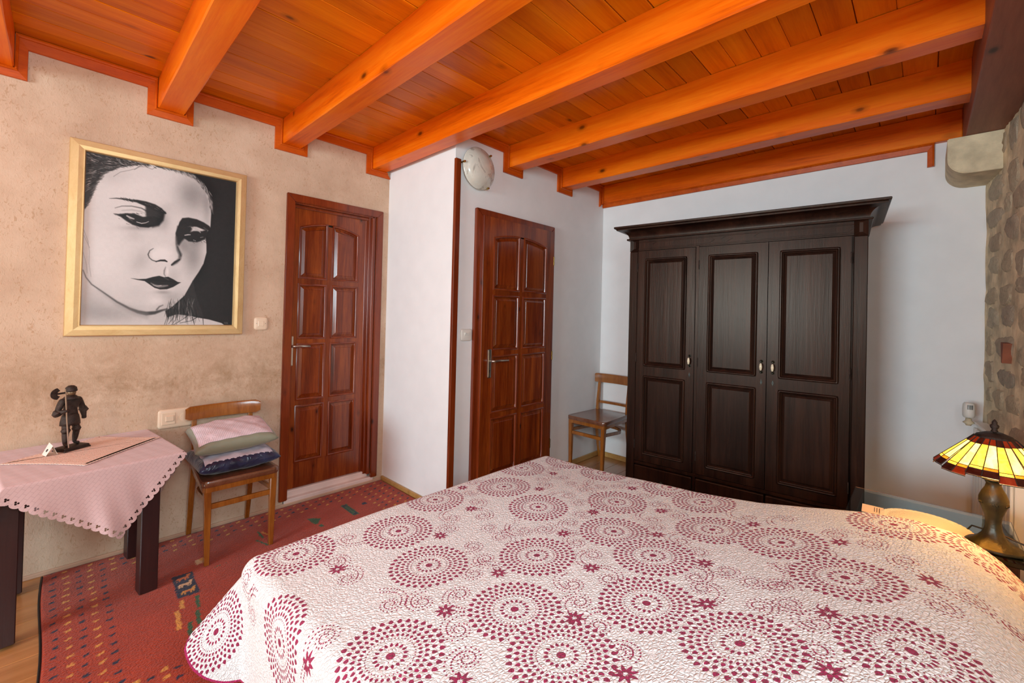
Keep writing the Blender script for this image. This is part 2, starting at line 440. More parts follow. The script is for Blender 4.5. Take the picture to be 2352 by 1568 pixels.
o = obj('brick', bm, M['brick'], swall, loc=(3.06, ys(3.06) + .008, 1.20)); o.scale = (.6, 1, .6); o.rotation_euler = (0, 0, math.atan(.1))

# corbel under the main beam
bm = bmesh.new()
cy0, cy1, cz0, cz1, R = -3.137, -3.40, 2.100, 2.296, .085
poly = [(cy1, cz1), (cy1, cz0)] + [(cy0 - R + R * math.sin(t * PI / 16), cz0 + R - R * math.cos(t * PI / 16)) for t in range(9)] + [(cy0, cz1)]
prism(bm, poly, 0, 3.24, XW)
es = [e for e in bm.edges]
bmesh.ops.bevel(bm, geom=es, offset=.004, segments=2, affect='EDGES')
tag(obj('stone_corbel', bm, M['corbel'], angle=45), 'pale limestone corbel with rounded nose under the corner beam', 'corbel')

# wooden trims round the beam ends
def trim_run(name, label, path_in, path_out, y, th=.018, axis='y'):
    t = structure(empty(name), label, 'trim')
    for k in range(len(path_in) - 1):
        a, b, c, d = path_in[k], path_in[k + 1], path_out[k + 1], path_out[k]
        bm = bmesh.new()
        def P(p, h): return (p[0], y - h, p[1]) if axis == 'y' else (y - h, p[0], p[1])
        mi = lambda p, q, f: (p[0] + (q[0] - p[0]) * f, p[1] + (q[1] - p[1]) * f)
        # two-step moulding: thicker bead along the beam, thinner board outside
        prof = [(0, 0), (0, th + .008), (.14, th + .010), (.25, th + .006), (.27, th), (.97, th - .003), (1.0, th - .006), (1.0, 0)]
        A = [bm.verts.new(P(mi(a, d, f), h)) for f, h in prof]; B = [bm.verts.new(P(mi(b, c, f), h)) for f, h in prof]
        for i in range(len(prof) - 1): bm.faces.new((A[i], A[i + 1], B[i + 1], B[i]))
        bm.faces.new(A); bm.faces.new(B[::-1])
        obj('moulding', bm, M['trimw'], t)
    return t
def beam_path(x0, x1, beams, w=.042):
    pi_, po = [(x0, ZC)], [(x0, 2.490)]
    for b in beams:
        pi_ += [(b - .002, ZC), (b - .002, 2.388), (b + .122, 2.388), (b + .122, ZC)]
        po += [(b - w, 2.490), (b - w, 2.346), (b + .12 + w, 2.346), (b + .12 + w, 2.490)]
    pi_.append((x1, ZC)); po.append((x1, 2.490))
    return pi_, po
pi_, po = beam_path(XB, XP, BE[:8]);
# the last beam meets the corner
pi_ = pi_[:-1] + [(1.618, ZC), (1.618, 2.388), (1.742, 2.388)]; po = po[:-1] + [(1.578, 2.490), (1.578, 2.346), (1.776, 2.346)]
trim_run('trim_1', 'stained wooden moulding stepping round the beam ends on the plaster wall', pi_, po, 0)
pi_, po = beam_path(XP, 3.50, [2.26, 2.90])
pi_ = pi_[:-1] + [(3.543, ZC), (3.543, 2.385)]; po = po[:-1] + [(3.503, 2.490), (3.503, 2.346)]
trim_run('trim_2', 'stained wooden moulding stepping round the beam ends above the second door', pi_, po, Y2)
trim_run('trim_3', 'stained wooden moulding along the top of the wall over the wardrobe', [(Y2, 2.388), (-3.09, 2.388), (-3.09, 2.25)], [(Y2, 2.346), (-3.06, 2.346), (-3.06, 2.25)], XW - .002, axis='x')
bm = bmesh.new(); bx(bm, 1.768, 1.812, Y2 - .022, Y2, 0, 2.325, .003)
structure(obj('trim_4', bm, M['casing']), 'narrow reddish wooden corner strip beside the round wall lamp', 'trim')
# baseboards
def basebd(name, label, b, mat=None):
    bm = bmesh.new(); bx(bm, *b, .004); structure(obj(name, bm, mat or M['base']), label, 'baseboard')
M['basepale'] = plain('painted_skirting', (190, 150, 124), .6, bscale=40, bst=.1, var=.06)
basebd('baseboard_left', 'low pale baseboard under the portrait wall', (XB, XP, -.014, 0, 0, .022), M['basepale'])
basebd('baseboard_middle', 'tan wooden baseboard at the foot of the narrow white panel', (XP - .018, XP, Y2, -.014, 0, .036))
basebd('baseboard_back', 'pale wooden baseboard beside the second door', (2.83, XW, Y2 - .014, Y2, 0, .045))
basebd('baseboard_right', 'pale wooden baseboard behind the wardrobe', (XW - .014, XW, -3.29, Y2 - .014, 0, .045))

# room window behind the camera, plus an added unseen one at the side fill
def window(name, label, c, wdt, hgt, facing):
    t = structure(empty(name, c, facing), label, 'window')
    for a in ((-wdt / 2, -wdt / 2 + .05, 0, hgt), (wdt / 2 - .05, wdt / 2, 0, hgt), (-.03, .03, 0, hgt), (-wdt / 2, wdt / 2, 0, .05), (-wdt / 2, wdt / 2, hgt - .05, hgt)):
        bm = bmesh.new(); bx(bm, a[0], a[1], -.03, .03, a[2], a[3], .004); obj('window_frame', bm, M['white'], t)
    return t
window('window_1', 'white window in the wall behind the camera', (XB - .08, -1.90, 1.0), 1.8, 1.2, PI / 2)
window('window_added', 'small white window frame added at the side fill light, out of view', (.05, -3.635, 1.28), .95, .95, 0)

# ------------------------------------------------------------------ doors
def panel_door(t, cols, rows, arch, leaf, yf, th, mirror=False):
    """leaf: x0,x1,z0,z1 ; yf front face (faces -Y). cols/rows: panel openings"""
    x0, x1, z0, z1 = leaf
    lf = empty('leaf'); lf.parent = t
    xa, xb = cols[0][0], cols[-1][1]; zt = rows[0][1]
    # stiles, mullion, rails
    parts = [('stile', (x0, xa, z0, z1)), ('stile', (xb, x1, z0, z1)), ('stile', (cols[0][1], cols[1][0], rows[-1][0], zt + .03))]
    for k in range(len(rows) - 1): parts.append(('rail', (xa, xb, rows[k + 1][1], rows[k][0])))
    parts.append(('rail', (xa, xb, z0, rows[-1][0])))
    for nme, (a, b, c, d) in parts:
        bm = bmesh.new(); e = .0 if nme == 'stile' else .0006
        bx(bm, a, b, yf + e, yf + th - e, c, d); obj(nme, bm, M['door'], lf)
    mid = (xa + xb) / 2
    def az(x): return zt + arch * (1 - ((x - mid) / (xb - xa) * 2) ** 2)
    bm = bmesh.new(); nn = 16
    pl = [(x1 - (x1 - xb), z1), (xa, z1)] + [(xa + (xb - xa) * k / nn, az(xa + (xb - xa) * k / nn)) for k in range(nn + 1)]
    prism(bm, pl, 1, yf + .0004, yf + th); obj('rail', bm, M['door'], lf)
    for (a, b) in cols:
        for ri, (c, d) in enumerate(rows):
            if ri == 0:
                poly = [(a, c), (b, c)] + [(b + (a - b) * k / 8, az(b + (a - b) * k / 8)) for k in range(9)]
            else: poly = [(a, c), (b, c), (b, d), (a, d)]
            place = lambda u, z, h: (u, yf - h, z)
            bm = bmesh.new(); rings_mesh(bm, poly, [(-.003, -.002), (-.003, .003), (.002, .006), (.007, .005), (.011, -.001), (.013, -.010)], place, cap=False)
            obj('moulding', bm, M['casing'], lf, angle=50)
            bm = bmesh.new(); rings_mesh(bm, poly, [(.008, -.012), (.018, -.011), (.036, -.003), (.038, -.001)], place)
            obj('panel', bm, M['door'], lf)
    return lf
def handle(t, x, z0, z1, y, zl, length, yl):
    h = empty('door_handle'); h.parent = t
    bm = bmesh.new(); bx(bm, x - .016, x + .016, y - .008, y, z0, z1, .006, 2); obj('backplate', bm, M['steel'], h)
    bm = bmesh.new(); tube(bm, [(x, y, zl), (x, y - .035, zl), (x, y - .042, zl), (x + .012, y - .046, zl), (x + .05, y - .046, zl + .001), (x + length, y - .043, zl - .002)], [.010, .009, .009, .009, .0075, .007], 12)
    obj('lever', bm, M['steel'], h, smooth=True)
    bm = bmesh.new(); lathe(bm, [(.0001, -.0095), (.004, -.0095), (.004, -.008)], (x, y, z0 + .05), 10, 1)
    bx(bm, x - .0018, x + .0018, y - .0095, y - .008, z0 + .034, z0 + .05); obj('keyhole', bm, M['black'], h)
# door 1: deep set in the plaster wall
d1 = structure(empty('door_1'), 'reddish-brown panelled wooden door set deep in the plaster wall, above a marble step', 'door')
def casing(t, x0, x1, z0, z1, w, ya, yb):
    for nme, poly in (('casing', [(x0, z0), (x0 + w, z0), (x0 + w, z1 - w), (x0, z1)]), ('casing', [(x1 - w, z0), (x1, z0), (x1, z1), (x1 - w, z1 - w)]),
                      ('casing', [(x0, z1), (x0 + w, z1 - w), (x1 - w, z1 - w), (x1, z1)])):
        bm = bmesh.new(); prism(bm, poly, 1, ya, yb); bmesh.ops.bevel(bm, geom=list(bm.edges), offset=.004, segments=2, affect='EDGES')
        obj(nme, bm, M['casing'], t)
casing(d1, 1.026, 1.726, .042, 2.080, .052, -.018, .004)
for a in ((1.066, 1.080, .0, .11), (1.648, 1.672, .0, .11), (1.630, 1.650, .022, .11), (1.612, 1.632, .045, .11)):
    bm = bmesh.new(); bx(bm, a[0], a[1], a[2], a[3], .07, 2.035, .002); obj('jamb', bm, M['casing'], d1)
for a in ((2.020, 2.036, .0, .11), (2.002, 2.020, .03, .11)):
    bm = bmesh.new(); bx(bm, 1.075, 1.66, a[2], a[3], a[0], a[1], .002); obj('jamb', bm, M['casing'], d1)
panel_door(d1, [(1.136, 1.326), (1.364, 1.560)], [(1.527, 1.876), (1.108, 1.486), (.687, 1.074), (.262, .648)], .045, (1.072, 1.615, .088, 2.008), .05, .04)
handle(d1, 1.094, .925, 1.128, .05, 1.060, .115, 0)
bm = bmesh.new(); bx(bm, 1.062, 1.70, -.010, .14, .0, .046, .006, 2); bx(bm, 1.072, 1.67, .028, .14, .04, .086, .005, 2)
obj('threshold', bm, M['marble'], d1)
# door 2: flush leaf
d2 = structure(empty('door_2'), 'reddish-brown panelled wooden door in the white wall below the round lamp', 'door')
casing(d2, 1.957, 2.812, .0, 2.035, .05, Y2 - .028, Y2 + .002)
panel_door(d2, [(2.112, 2.378), (2.424, 2.694)], [(1.483, 1.850), (1.055, 1.444), (.613, 1.015), (.175, .575)], .04, (2.006, 2.784, .01, 1.990), Y2 - .040, .04)
bm = bmesh.new(); bx(bm, 2.003, 2.012, Y2 - .046, Y2 - .02, .0, 1.99, .003); obj('cover_bead', bm, M['casing'], d2)
handle(d2, 2.088, .865, 1.064, Y2 - .040, .983, .15, 0)
for zc in (1.755, .985, .27):
    bm = bmesh.new()
    for a, b in ((-.034, -.002), (.002, .034)): lathe(bm, [(.0065, a), (.0065, b)], (2.793, Y2 - .036, zc), 10)
    lathe(bm, [(.004, -.040), (.004, .040)], (2.793, Y2 - .036, zc), 8)
    obj('hinge', bm, M['brass'], d2, angle=40)

# ------------------------------------------------------------------ switches and socket
def plate(name, label, x, z, w, h, y, mat, kind):
    t = tag(empty(name, (x, y, z)), label, 'socket' if kind == 'socket' else 'switch')
    bm = bmesh.new(); poly = []
    r = .016
    for cx, cz, a0 in ((w / 2 - r, -h / 2 + r, -90), (w / 2 - r, h / 2 - r, 0), (-w / 2 + r, h / 2 - r, 90), (-w / 2 + r, -h / 2 + r, 180)):
        for k in range(5): a = math.radians(a0 + 22.5 * k); poly.append((cx + r * math.cos(a), cz + r * math.sin(a)))
    rings_mesh(bm, poly, [(0, 0), (0, .005), (.003, .009), (.012, .011)], lambda u, zz, hh: (u, -hh, zz)); obj('plate', bm, mat, t, angle=50)
    if kind == 'rocker':
        bm = bmesh.new(); bx(bm, -w * .2, w * .2, -.0125, -.009, -h * .2, h * .2, .0015); obj('rocker', bm, mat, t)
        for s in (-1, 1):
            bm = bmesh.new(); lathe(bm, [(.0018, -.0115), (.0018, -.0105)], (s * w * .32, 0, 0), 8, 1); obj('screw', bm, M['ink'], t)
    elif kind == 'double':
        for s in (-1, 1):
            bm = bmesh.new(); prism(bm, [(-.0095, -.010), (-.019, .014), (-.014, .016), (-.0095, .016)], 0, s * .0095 - .0085, s * .0095 + .0085); obj('rocker', bm, mat, t)
    else:
        bm = bmesh.new(); bx(bm, -w * .40, -w * .02, -.0145, -.010, -h * .30, h * .30, .002); obj('rocker', bm, mat, t)
        bm = bmesh.new(); bx(bm, -w * .30, -w * .06, -.020, -.013, -h * .13, h * .17, .003); obj('button', bm, mat, t)
        bm = bmesh.new(); lathe(bm, [(.024, -.014), (.024, -.011), (.020, -.011)], (w * .26, 0, 0), 24, 1); obj('outlet', bm, mat, t, angle=40)
    return t
plate('light_switch', 'cream single light switch between the portrait and the plaster wall door', .893, 1.214, .078, .082, -.001, M['cream'], 'rocker')
plate('light_switch', 'white double light switch left of the second door', 1.902, 1.165, .098, .080, Y2 - .001, M['plastic'], 'double')
plate('wall_socket', 'cream switch and socket plate partly behind the chair with cushions', .475, .681, .160, .106, -.001, M['cream'], 'socket')

# ------------------------------------------------------------------ round wall lamp
t = tag(empty('wall_lamp', (1.960, Y2, 2.298)), 'round alabaster glass wall lamp with three brass clips above the second door', 'lamp')
def alabaster():
    m, nt, b = newmat('alabaster_glass'); v = coords(nt)
    n = N(nt, 'ShaderNodeTexNoise', Scale=5.0, Detail=4.0, Roughness=.6, Distortion=2.5); L(nt, v, n.inputs['Vector'])
    r = ramp(nt, n.outputs[0], [(.35, sval((206, 200, 186))), (.55, sval((214, 208, 194))), (.62, sval((168, 160, 148))), (.68, sval((212, 206, 192)))])
    L(nt, r.outputs[0], b.inputs['Base Color']); b.inputs['Roughness'].default_value = .18; b.inputs['Coat Weight'].default_value = .5
    return m
M['alab'] = alabaster()
bm = bmesh.new(); lathe(bm, [(.001, -.078), (.04, -.076), (.08, -.068), (.112, -.052), (.124, -.040), (.140, -.036), (.143, -.032), (.141, -.028), (.12, -.030), (.1, -.034)], (0, 0, 0), 64, 1)
obj('glass_dish', bm, M['alab'], t, smooth=True)
bm = bmesh.new(); lathe(bm, [(.06, -.03), (.06, 0), (.001, 0)], (0, 0, 0), 32, 1); obj('mount', bm, M['white'], t)
for a in (176, 50, -58):
    a = math.radians(a); bm = bmesh.new()
    lathe(bm, [(.006, -.052), (.0075, -.048), (.0075, -.036), (.005, -.03), (.005, 0)], (.142 * math.cos(a), 0, .142 * math.sin(a)), 12, 1); obj('clip', bm, M['brass'], t, angle=40)

# ================================================================== WARDROBE
# local frame: x to the right along the front, y back into the room corner, z up
wk = .9
wp = Vector((wk * 3.1253, -3.0613 + wk * (-1.3608 + 3.0613), 0))
wang = math.atan2(-.9947, .1026)
wd = tag(empty('wardrobe', wp, wang), 'large dark oak three-door wardrobe with porcelain handles and carved cornice', 'wardrobe')
WU = lambda u: (-u - 1.368) * wk
WZ = lambda z: 1.3082 + wk * (z - 1.3082)
Wd = WU(-2.83)                      # width
DP = .58
zt, zb = WZ(1.828), WZ(.205)
ztop = WZ(1.925)
E_ = .018
bm = bmesh.new()
bx(bm, 0.004, Wd - .004, .03, DP, .06, ztop - .002, .002); obj('carcass', bm, M['dark'], wd)
# corner posts with carved hollows at their ends
def post(x0, x1):
    bm = bmesh.new(); bx(bm, x0, x1, 0, .05, 0.0, WZ(1.826), .003)
    bx(bm, x0, x1, .012, .05, WZ(1.826), ztop)
    xm = (x0 + x1) / 2; z0, z1 = WZ(1.826), ztop
    # pyramid-cut block
    v = [bm.verts.new(p) for p in ((x0, 0, z0), (x1, 0, z0), (x1, .0, z1), (x0, .0, z1), (xm, .016, z0 + .03), (xm, .016, z1 - .02))]
    for f in ((0, 1, 4), (1, 2, 5, 4), (2, 3, 5), (3, 0, 4, 5)): bm.faces.new([v[i] for i in f])
    obj('post', bm, M['dark'], wd)
pw = WU(-1.434)
post(0, pw); post(Wd - pw, Wd)
# frieze
bm = bmesh.new(); bx(bm, pw, Wd - pw, .006, .04, zt + .004, ztop, .001)
bx(bm, pw, Wd - pw, .002, .03, zt + .012, zt + .020, .001); bx(bm, pw, Wd - pw, .002, .03, ztop - .026, ztop - .020, .001)
def lozenge(cx, hw, hh):
    zc = (zt + ztop) / 2
    pts = [(cx - hw, zc), (cx - hw + .03, zc + hh), (cx + hw - .03, zc + hh), (cx + hw, zc), (cx + hw - .03, zc - hh), (cx - hw + .03, zc - hh)]
    bar(bm, [(p[0], .004, p[1]) for p in pts + [pts[0]]], .004, .003, up=(0, 1, 0), bev=False)
lozenge(Wd * .5 - .30, .20, .018); lozenge(Wd * .5 + .36, .24, .018)
pts = [(Wd * .5 - .03 + a, b + (zt + ztop) / 2) for a, b in ((-.035, 0), (0, .018), (.035, 0), (0, -.018), (-.035, 0))]
bar(bm, [(p[0], .004, p[1]) for p in pts], .004, .003, up=(0, 1, 0), bev=False)
obj('frieze', bm, M['dark'], wd)
# cornice: cove profile round three sides
ct, ov = WZ(2.020), .098 * wk
prof = [(0, ztop - .004), (.006, ztop - .004), (.006, ztop + .006)] + [(.006 + (ov - .03) * (1 - math.cos(t * PI / 16)), ztop + .006 + (ct - ztop - .034) * math.sin(t * PI / 16)) for t in range(9)] + \
       [(ov - .014, ct - .026), (ov - .012, ct - .018), (ov - .003, ct - .015), (ov, ct - .010), (ov, ct - .003), (ov - .004, ct), (-.02, ct)]
bm = bmesh.new(); path = []
for o_, z_ in prof: path.append([(-o_, DP, z_), (-o_, -o_, z_), (Wd + o_, -o_, z_), (Wd + o_, DP, z_)])
VV = [[bm.verts.new(p) for p in r] for r in path]
for a, b in zip(VV, VV[1:]):
    for k in range(3): bm.faces.new((a[k], a[k + 1], b[k + 1], b[k]))
bm.faces.new([VV[-1][k] for k in range(4)])
for k in (0, 3): bm.faces.new([r[k] for r in VV])
obj('cornice', bm, M['dark'], wd, angle=35)
bm = bmesh.new(); bx(bm, -.02, Wd + .02, -.02, DP, ztop - .008, ztop + .004, .003); obj('top_board', bm, M['dark'], wd)
# doors
def wdoor(u0, u1, pu0, pu1, hx, hinge_left):
    x0, x1 = WU(u0), WU(u1); yf = -.004; d = empty('door'); d.parent = wd
    p0, p1 = WU(pu0), WU(pu1)
    zu0, zu1, zl0, zl1 = WZ(.938), WZ(1.766), WZ(.262), WZ(.864)
    for a in ((x0, p0, zb, zt), (p1, x1, zb, zt), (p0, p1, zu1, zt), (p0, p1, zl1, zu0), (p0, p1, zb, zl0)):
        bm = bmesh.new(); w_ = a[0] == p0 and a[1] == p1
        bx(bm, a[0], a[1], yf + (.0005 if w_ else 0), yf + .024, a[2], a[3], .0); obj('rail' if w_ else 'stile', bm, M['dark'], d)
    for za, zb_ in ((zu0, zu1), (zl0, zl1)):
        r_ = .012; poly = []
        for cx, cz, a0 in ((p1 - r_, za + r_, -90), (p1 - r_, zb_ - r_, 0), (p0 + r_, zb_ - r_, 90), (p0 + r_, za + r_, 180)):
            for k in range(4): a = math.radians(a0 + 30 * k); poly.append((cx + r_ * math.cos(a), cz + r_ * math.sin(a)))
        place = lambda u, z, h: (u, yf - h, z)
        bm = bmesh.new(); rings_mesh(bm, poly, [(-.002, -.002), (-.001, .006), (.003, .010), (.008, .010), (.012, .006), (.014, .000), (.018, -.001), (.023, -.009)], place, cap=False); obj('moulding', bm, M['dark'], d, angle=45)
        bm = bmesh.new(); rings_mesh(bm, [(p0, za), (p1, za), (p1, zb_), (p0, zb_)], [(.014, -.012), (.021, -.010), (.034, -.002), (.036, -.002)] , place); obj('panel', bm, M['dark'], d)
    h = empty('door_handle'); h.parent = d; xh = WU(hx); zc = WZ(1.006)
    bm = bmesh.new(); lathe(bm, [(.002, -.022), (.006, -.017), (.0085, 0), (.006, .017), (.002, .022)], (xh, yf - .026, zc), 12); obj('grip', bm, M['porcelain'], h, smooth=True)
    for s in (-1, 1):
        bm = bmesh.new(); lathe(bm, [(.009, -.003), (.009, -.002), (.004, -.006), (.0035, -.018)][::-1] and [(.009, 0), (.009, -.003), (.005, -.005), (.0035, -.018), (.002, -.024)], (xh, yf, zc + s * .032), 10, 1)
        obj('mount', bm, M['bronze'], h, smooth=False)
    bm = bmesh.new(); zk = WZ(.904)
    prism(bm, [(xh - .008 + .002, zk), (xh, zk + .018), (xh + .006, zk), (xh, zk - .018)], 1, yf - .002, yf + .001); obj('escutcheon', bm, M['bronze'], d)
    bm = bmesh.new(); lathe(bm, [(.0001, -.0035), (.0022, -.0035), (.0022, -.002)], (xh, yf, zk + .003), 8, 1); bx(bm, xh - .001, xh + .001, yf - .0035, yf - .002, zk - .006, zk); obj('keyhole', bm, M['black'], d)
    xh_ = x0 + .000 if hinge_left else x1
    for zc in (WZ(1.70), WZ(1.0), WZ(.33)):
        bm = bmesh.new(); lathe(bm, [(.003, -.03), (.003, .03)], (xh_, yf - .003, zc), 8); obj('hinge', bm, M['iron'], d)
wdoor(-1.4375, -1.866, -1.496, -1.806, -1.838, True)
wdoor(-1.8905, -2.3205, -1.954, -2.262, -2.293, True)
wdoor(-2.3245, -2.7535, -2.389, -2.700, -2.359, False)
bm = bmesh.new(); bx(bm, WU(-1.868), WU(-1.889), .0, .03, .08, zt + .01, .001); obj('divider', bm, M['dark'], wd)
bm = bmesh.new(); bx(bm, pw, Wd - pw, -.002, .03, zb - .026, zb - .004, .003); obj('rail', bm, M['dark'], wd)
for a, b in ((-1.4375, -1.867), (-1.890, -2.322), (-2.325, -2.754)):
    x0, x1 = WU(a), WU(b); z1 = zb - .030; z0 = .085; d = empty('drawer'); d.parent = wd
    bm = bmesh.new(); bx(bm, x0 + .002, x1 - .002, -.012, .03, z0, z1, .006, 2); obj('front', bm, M['dark'], d)
    bm = bmesh.new(); xc = (x0 + x1) / 2; zc = (z0 + z1) / 2 + .005
    lathe(bm, [(.006, -.018), (.008, -.014), (.005, -.012), (.005, -.010)], (xc, 0, zc + .012), 10, 1)
    pts = [(xc + .016 * math.sin(k * PI / 8), -.0185, zc - .004 + .016 * math.cos(k * PI / 8)) for k in range(17)]
    tube(bm, pts, .0022, 6); obj('ring_pull', bm, M['bronze'], d, smooth=True)
bm = bmesh.new(); bx(bm, -.008, Wd + .008, -.012, DP, 0, .07, .006, 2); obj('plinth', bm, M['dark'], wd)

# ================================================================== CHAIRS
def chair(label, loc, rz, sc, group='bentwood kitchen chairs'):
    t = tag(empty('wooden_chair', loc, rz), label, 'chair', group); t.scale = (sc, sc, sc)
    # seat
    poly = []
    hw, hb = .182, .160
    for cx, cy, a0 in ((hw - .03, -.215, -90), (hb - .03, .145, 0), (-hb + .03, .145, 90), (-hw + .03, -.215, 180)):
        for k in range(6): a = math.radians(a0 + 18 * k); poly.append((cx + .03 * math.cos(a), cy + .03 * math.sin(a)))
    bm = bmesh.new()
    rings_mesh(bm, poly, [(.012, .398), (.003, .398), (0, .402), (0, .424), (.004, .430), (.026, .428)], lambda u, v, h: (u, v, h))
    obj('seat', bm, M['seat'], t, angle=40)
    poly2 = offset_poly(poly, .006)
    bm = bmesh.new(); rings_mesh(bm, poly2, [(.022, .372), (0, .372), (0, .400), (.022, .400)], lambda u, v, h: (u, v, h), cap=False); obj('seat_frame', bm, M['chair'], t, angle=40)
    for s in (-1, 1):
        bm = bmesh.new(); bar(bm, [(s * .150, -.225, 0), (s * .152, -.222, .25), (s * .155, -.218, .40)], [.022, .030, .034], [.022, .030, .034], up=(0, 1, 0)); obj('leg', bm, M['chair'], t)
        cl = [(.222, 0, .026), (.196, .12, .030), (.176, .25, .034), (.168, .40, .036), (.172, .50, .032), (.184, .60, .026), (.196, .72, .020)]
        bm = bmesh.new(); bar(bm, [(s * (.150 - .006 * (z > .3)), y_, z) for y_, z, w_ in cl], [.024, .026, .028, .028, .026, .024, .022], [w_ for _, _, w_ in cl], up=(0, 1, 0)); obj('leg', bm, M['chair'], t)
    # curved top rail
    bm = bmesh.new(); n = 16; R_ = []
    for k in range(n + 1):
        u = -1 + 2 * k / n; x = u * .1915; yb = .203 - .030 * u * u
        e = .012 * max(0, abs(u) - .9) / .1
        prof = [(-.009, .668 + e), (.009, .668 + e), (.012, .69), (.011, .735 - e), (.004, .745 - e), (-.006, .744 - e), (-.011, .735 - e), (-.009, .70)]
        R_.append([bm.verts.new((x, yb - .010 + a, z)) for a, z in prof])
    for a, b in zip(R_, R_[1:]):
        for k in range(8): bm.faces.new((a[k], a[(k + 1) % 8], b[(k + 1) % 8], b[k]))
    bm.faces.new(R_[0][::-1]); bm.faces.new(R_[-1]); obj('backrest', bm, M['chair'], t, angle=50)
    bm = bmesh.new(); bar(bm, [(x, .176 - .012 * (x / .14) ** 2 + .01, .495) for x in (-.14, -.09, -.04, 0, .04, .09, .14)], .010, .022); obj('back_rail', bm, M['chair'], t)
    bm = bmesh.new(); bar(bm, [(-.148, -.221, .293), (.148, -.221, .293)], .016, .026); obj('stretcher', bm, M['chair'], t)
    hoop = [(-.146, -.20, .315), (-.146, .0, .300)] + [(-.146 * math.cos(a), .02 + .14 * math.sin(a), .296) for a in [PI * k / 12 for k in range(1, 12)]] + [(.146, .0, .300), (.146, -.20, .315)]
    bm = bmesh.new(); bar(bm, hoop, .014, .024); obj('stretcher', bm, M['chair'], t)
    return t
chair('brown wooden chair holding a stack of two cushions against the plaster wall', (.694, -.236, .0125), 0, .985)
chair('empty brown wooden chair in the corner behind the dark wardrobe', (3.335, -1.005, 0), -PI / 2, 1.05)

# ================================================================== CUSHIONS
def pillow(w, d, h, n=44, seed=1, wr=.004, corner=.07):
    s = np.linspace(-1, 1, n); U, V = np.meshgrid(s, s, indexing='ij')
    r = np.random.RandomState(seed); ph = r.rand(8) * 6.28
    base = np.maximum(0, (1 - np.abs(U) ** 3.2)) ** .42 * np.maximum(0, (1 - np.abs(V) ** 3.2)) ** .42
    edge = 1 - corner * (1 - np.abs(U) ** 2) * (np.abs(V) ** 6); edge2 = 1 - corner * (1 - np.abs(V) ** 2) * (np.abs(U) ** 6)
    X = U * w / 2 * edge2; Y = V * d / 2 * edge
    wv = (np.sin(9 * U + 5 * V + ph[0]) + np.sin(13 * V - 7 * U + ph[1]) + np.sin(17 * U + ph[2]) * np.cos(11 * V + ph[3])) * wr / 2
    rim = np.minimum(1, (1 - np.maximum(np.abs(U), np.abs(V))) * 6)
    T = base * h / 2 + wv * rim * (1 - base * .5); Bt = -base * h / 2 * .85 + wv * rim * .4
    a = np.stack([X, Y, T], -1).reshape(-1, 3); b = np.stack([X, Y, Bt], -1).reshape(-1, 3)
    f = gridfaces(n, n); return a, b, f, n
def pillow_obj(name, w, d, h, mat, parent, **k):
    a, b, f, n = pillow(w, d, h, **k)
    me = npmesh(name, np.concatenate([a, b]), np.concatenate([f, f[:, ::-1] + n * n]))
    bm = bmesh.new(); bm.from_mesh(me); bmesh.ops.remove_doubles(bm, verts=bm.verts, dist=.0008); bmesh.ops.recalc_face_normals(bm, faces=bm.faces); bm.to_mesh(me); bm.free()
    return link(name, me, mat, parent, True)
def lace_mat(name, c, holes=260.0, motif=True):
    m, nt, b = newmat(name); v = coords(nt, 'UV')
    ck = nt.nodes.new('ShaderNodeVectorMath'); ck.operation = 'SCALE'; ck.inputs['Scale'].default_value = holes; L(nt, v, ck.inputs[0])
    sx = nt.nodes.new('ShaderNodeSeparateXYZ'); L(nt, ck.outputs[0], sx.inputs[0])
    fx = math_(nt, 'ABSOLUTE', math_(nt, 'SUBTRACT', math_(nt, 'FRACT', sx.outputs[0]), .5)); fy = math_(nt, 'ABSOLUTE', math_(nt, 'SUBTRACT', math_(nt, 'FRACT', sx.outputs[1]), .5))
    hole = math_(nt, 'LESS_THAN', math_(nt, 'MAXIMUM', fx, fy), .24)
    f = hole
    if motif:
        # solid crochet stars among the open mesh: 3 x 2 cells, eight rays each
        s2 = nt.nodes.new('ShaderNodeSeparateXYZ'); L(nt, v, s2.inputs[0])
        cx = math_(nt, 'SUBTRACT', math_(nt, 'FRACT', math_(nt, 'MULTIPLY', s2.outputs[0], 3.0)), .5)
        cy = math_(nt, 'SUBTRACT', math_(nt, 'FRACT', math_(nt, 'MULTIPLY', s2.outputs[1], 2.6)), .5)
        rr_ = math_(nt, 'SQRT', math_(nt, 'ADD', math_(nt, 'MULTIPLY', cx, cx), math_(nt, 'MULTIPLY', cy, cy)))
        an = math_(nt, 'ARCTAN2', cy, cx)
        ray = math_(nt, 'MULTIPLY_ADD', math_(nt, 'COSINE', math_(nt, 'MULTIPLY', an, 8.0)), .10, .20)
        star = math_(nt, 'LESS_THAN', rr_, ray)
        f = math_(nt, 'MULTIPLY', hole, math_(nt, 'SUBTRACT', 1.0, star))
    col = mixc(nt, math_(nt, 'MULTIPLY', f, .55), sval(c), sval([x * .40 for x in c]))
    L(nt, col, b.inputs['Base Color']); b.inputs['Roughness'].default_value = .9
    bump(nt, b, math_(nt, 'SUBTRACT', 1.0, f), .4, .002)
    return m
M['lace'] = lace_mat('crochet_lace', (222, 200, 206), 44.0)
M['lace2'] = lace_mat('plain_crochet', (214, 200, 212), 62.0, False)
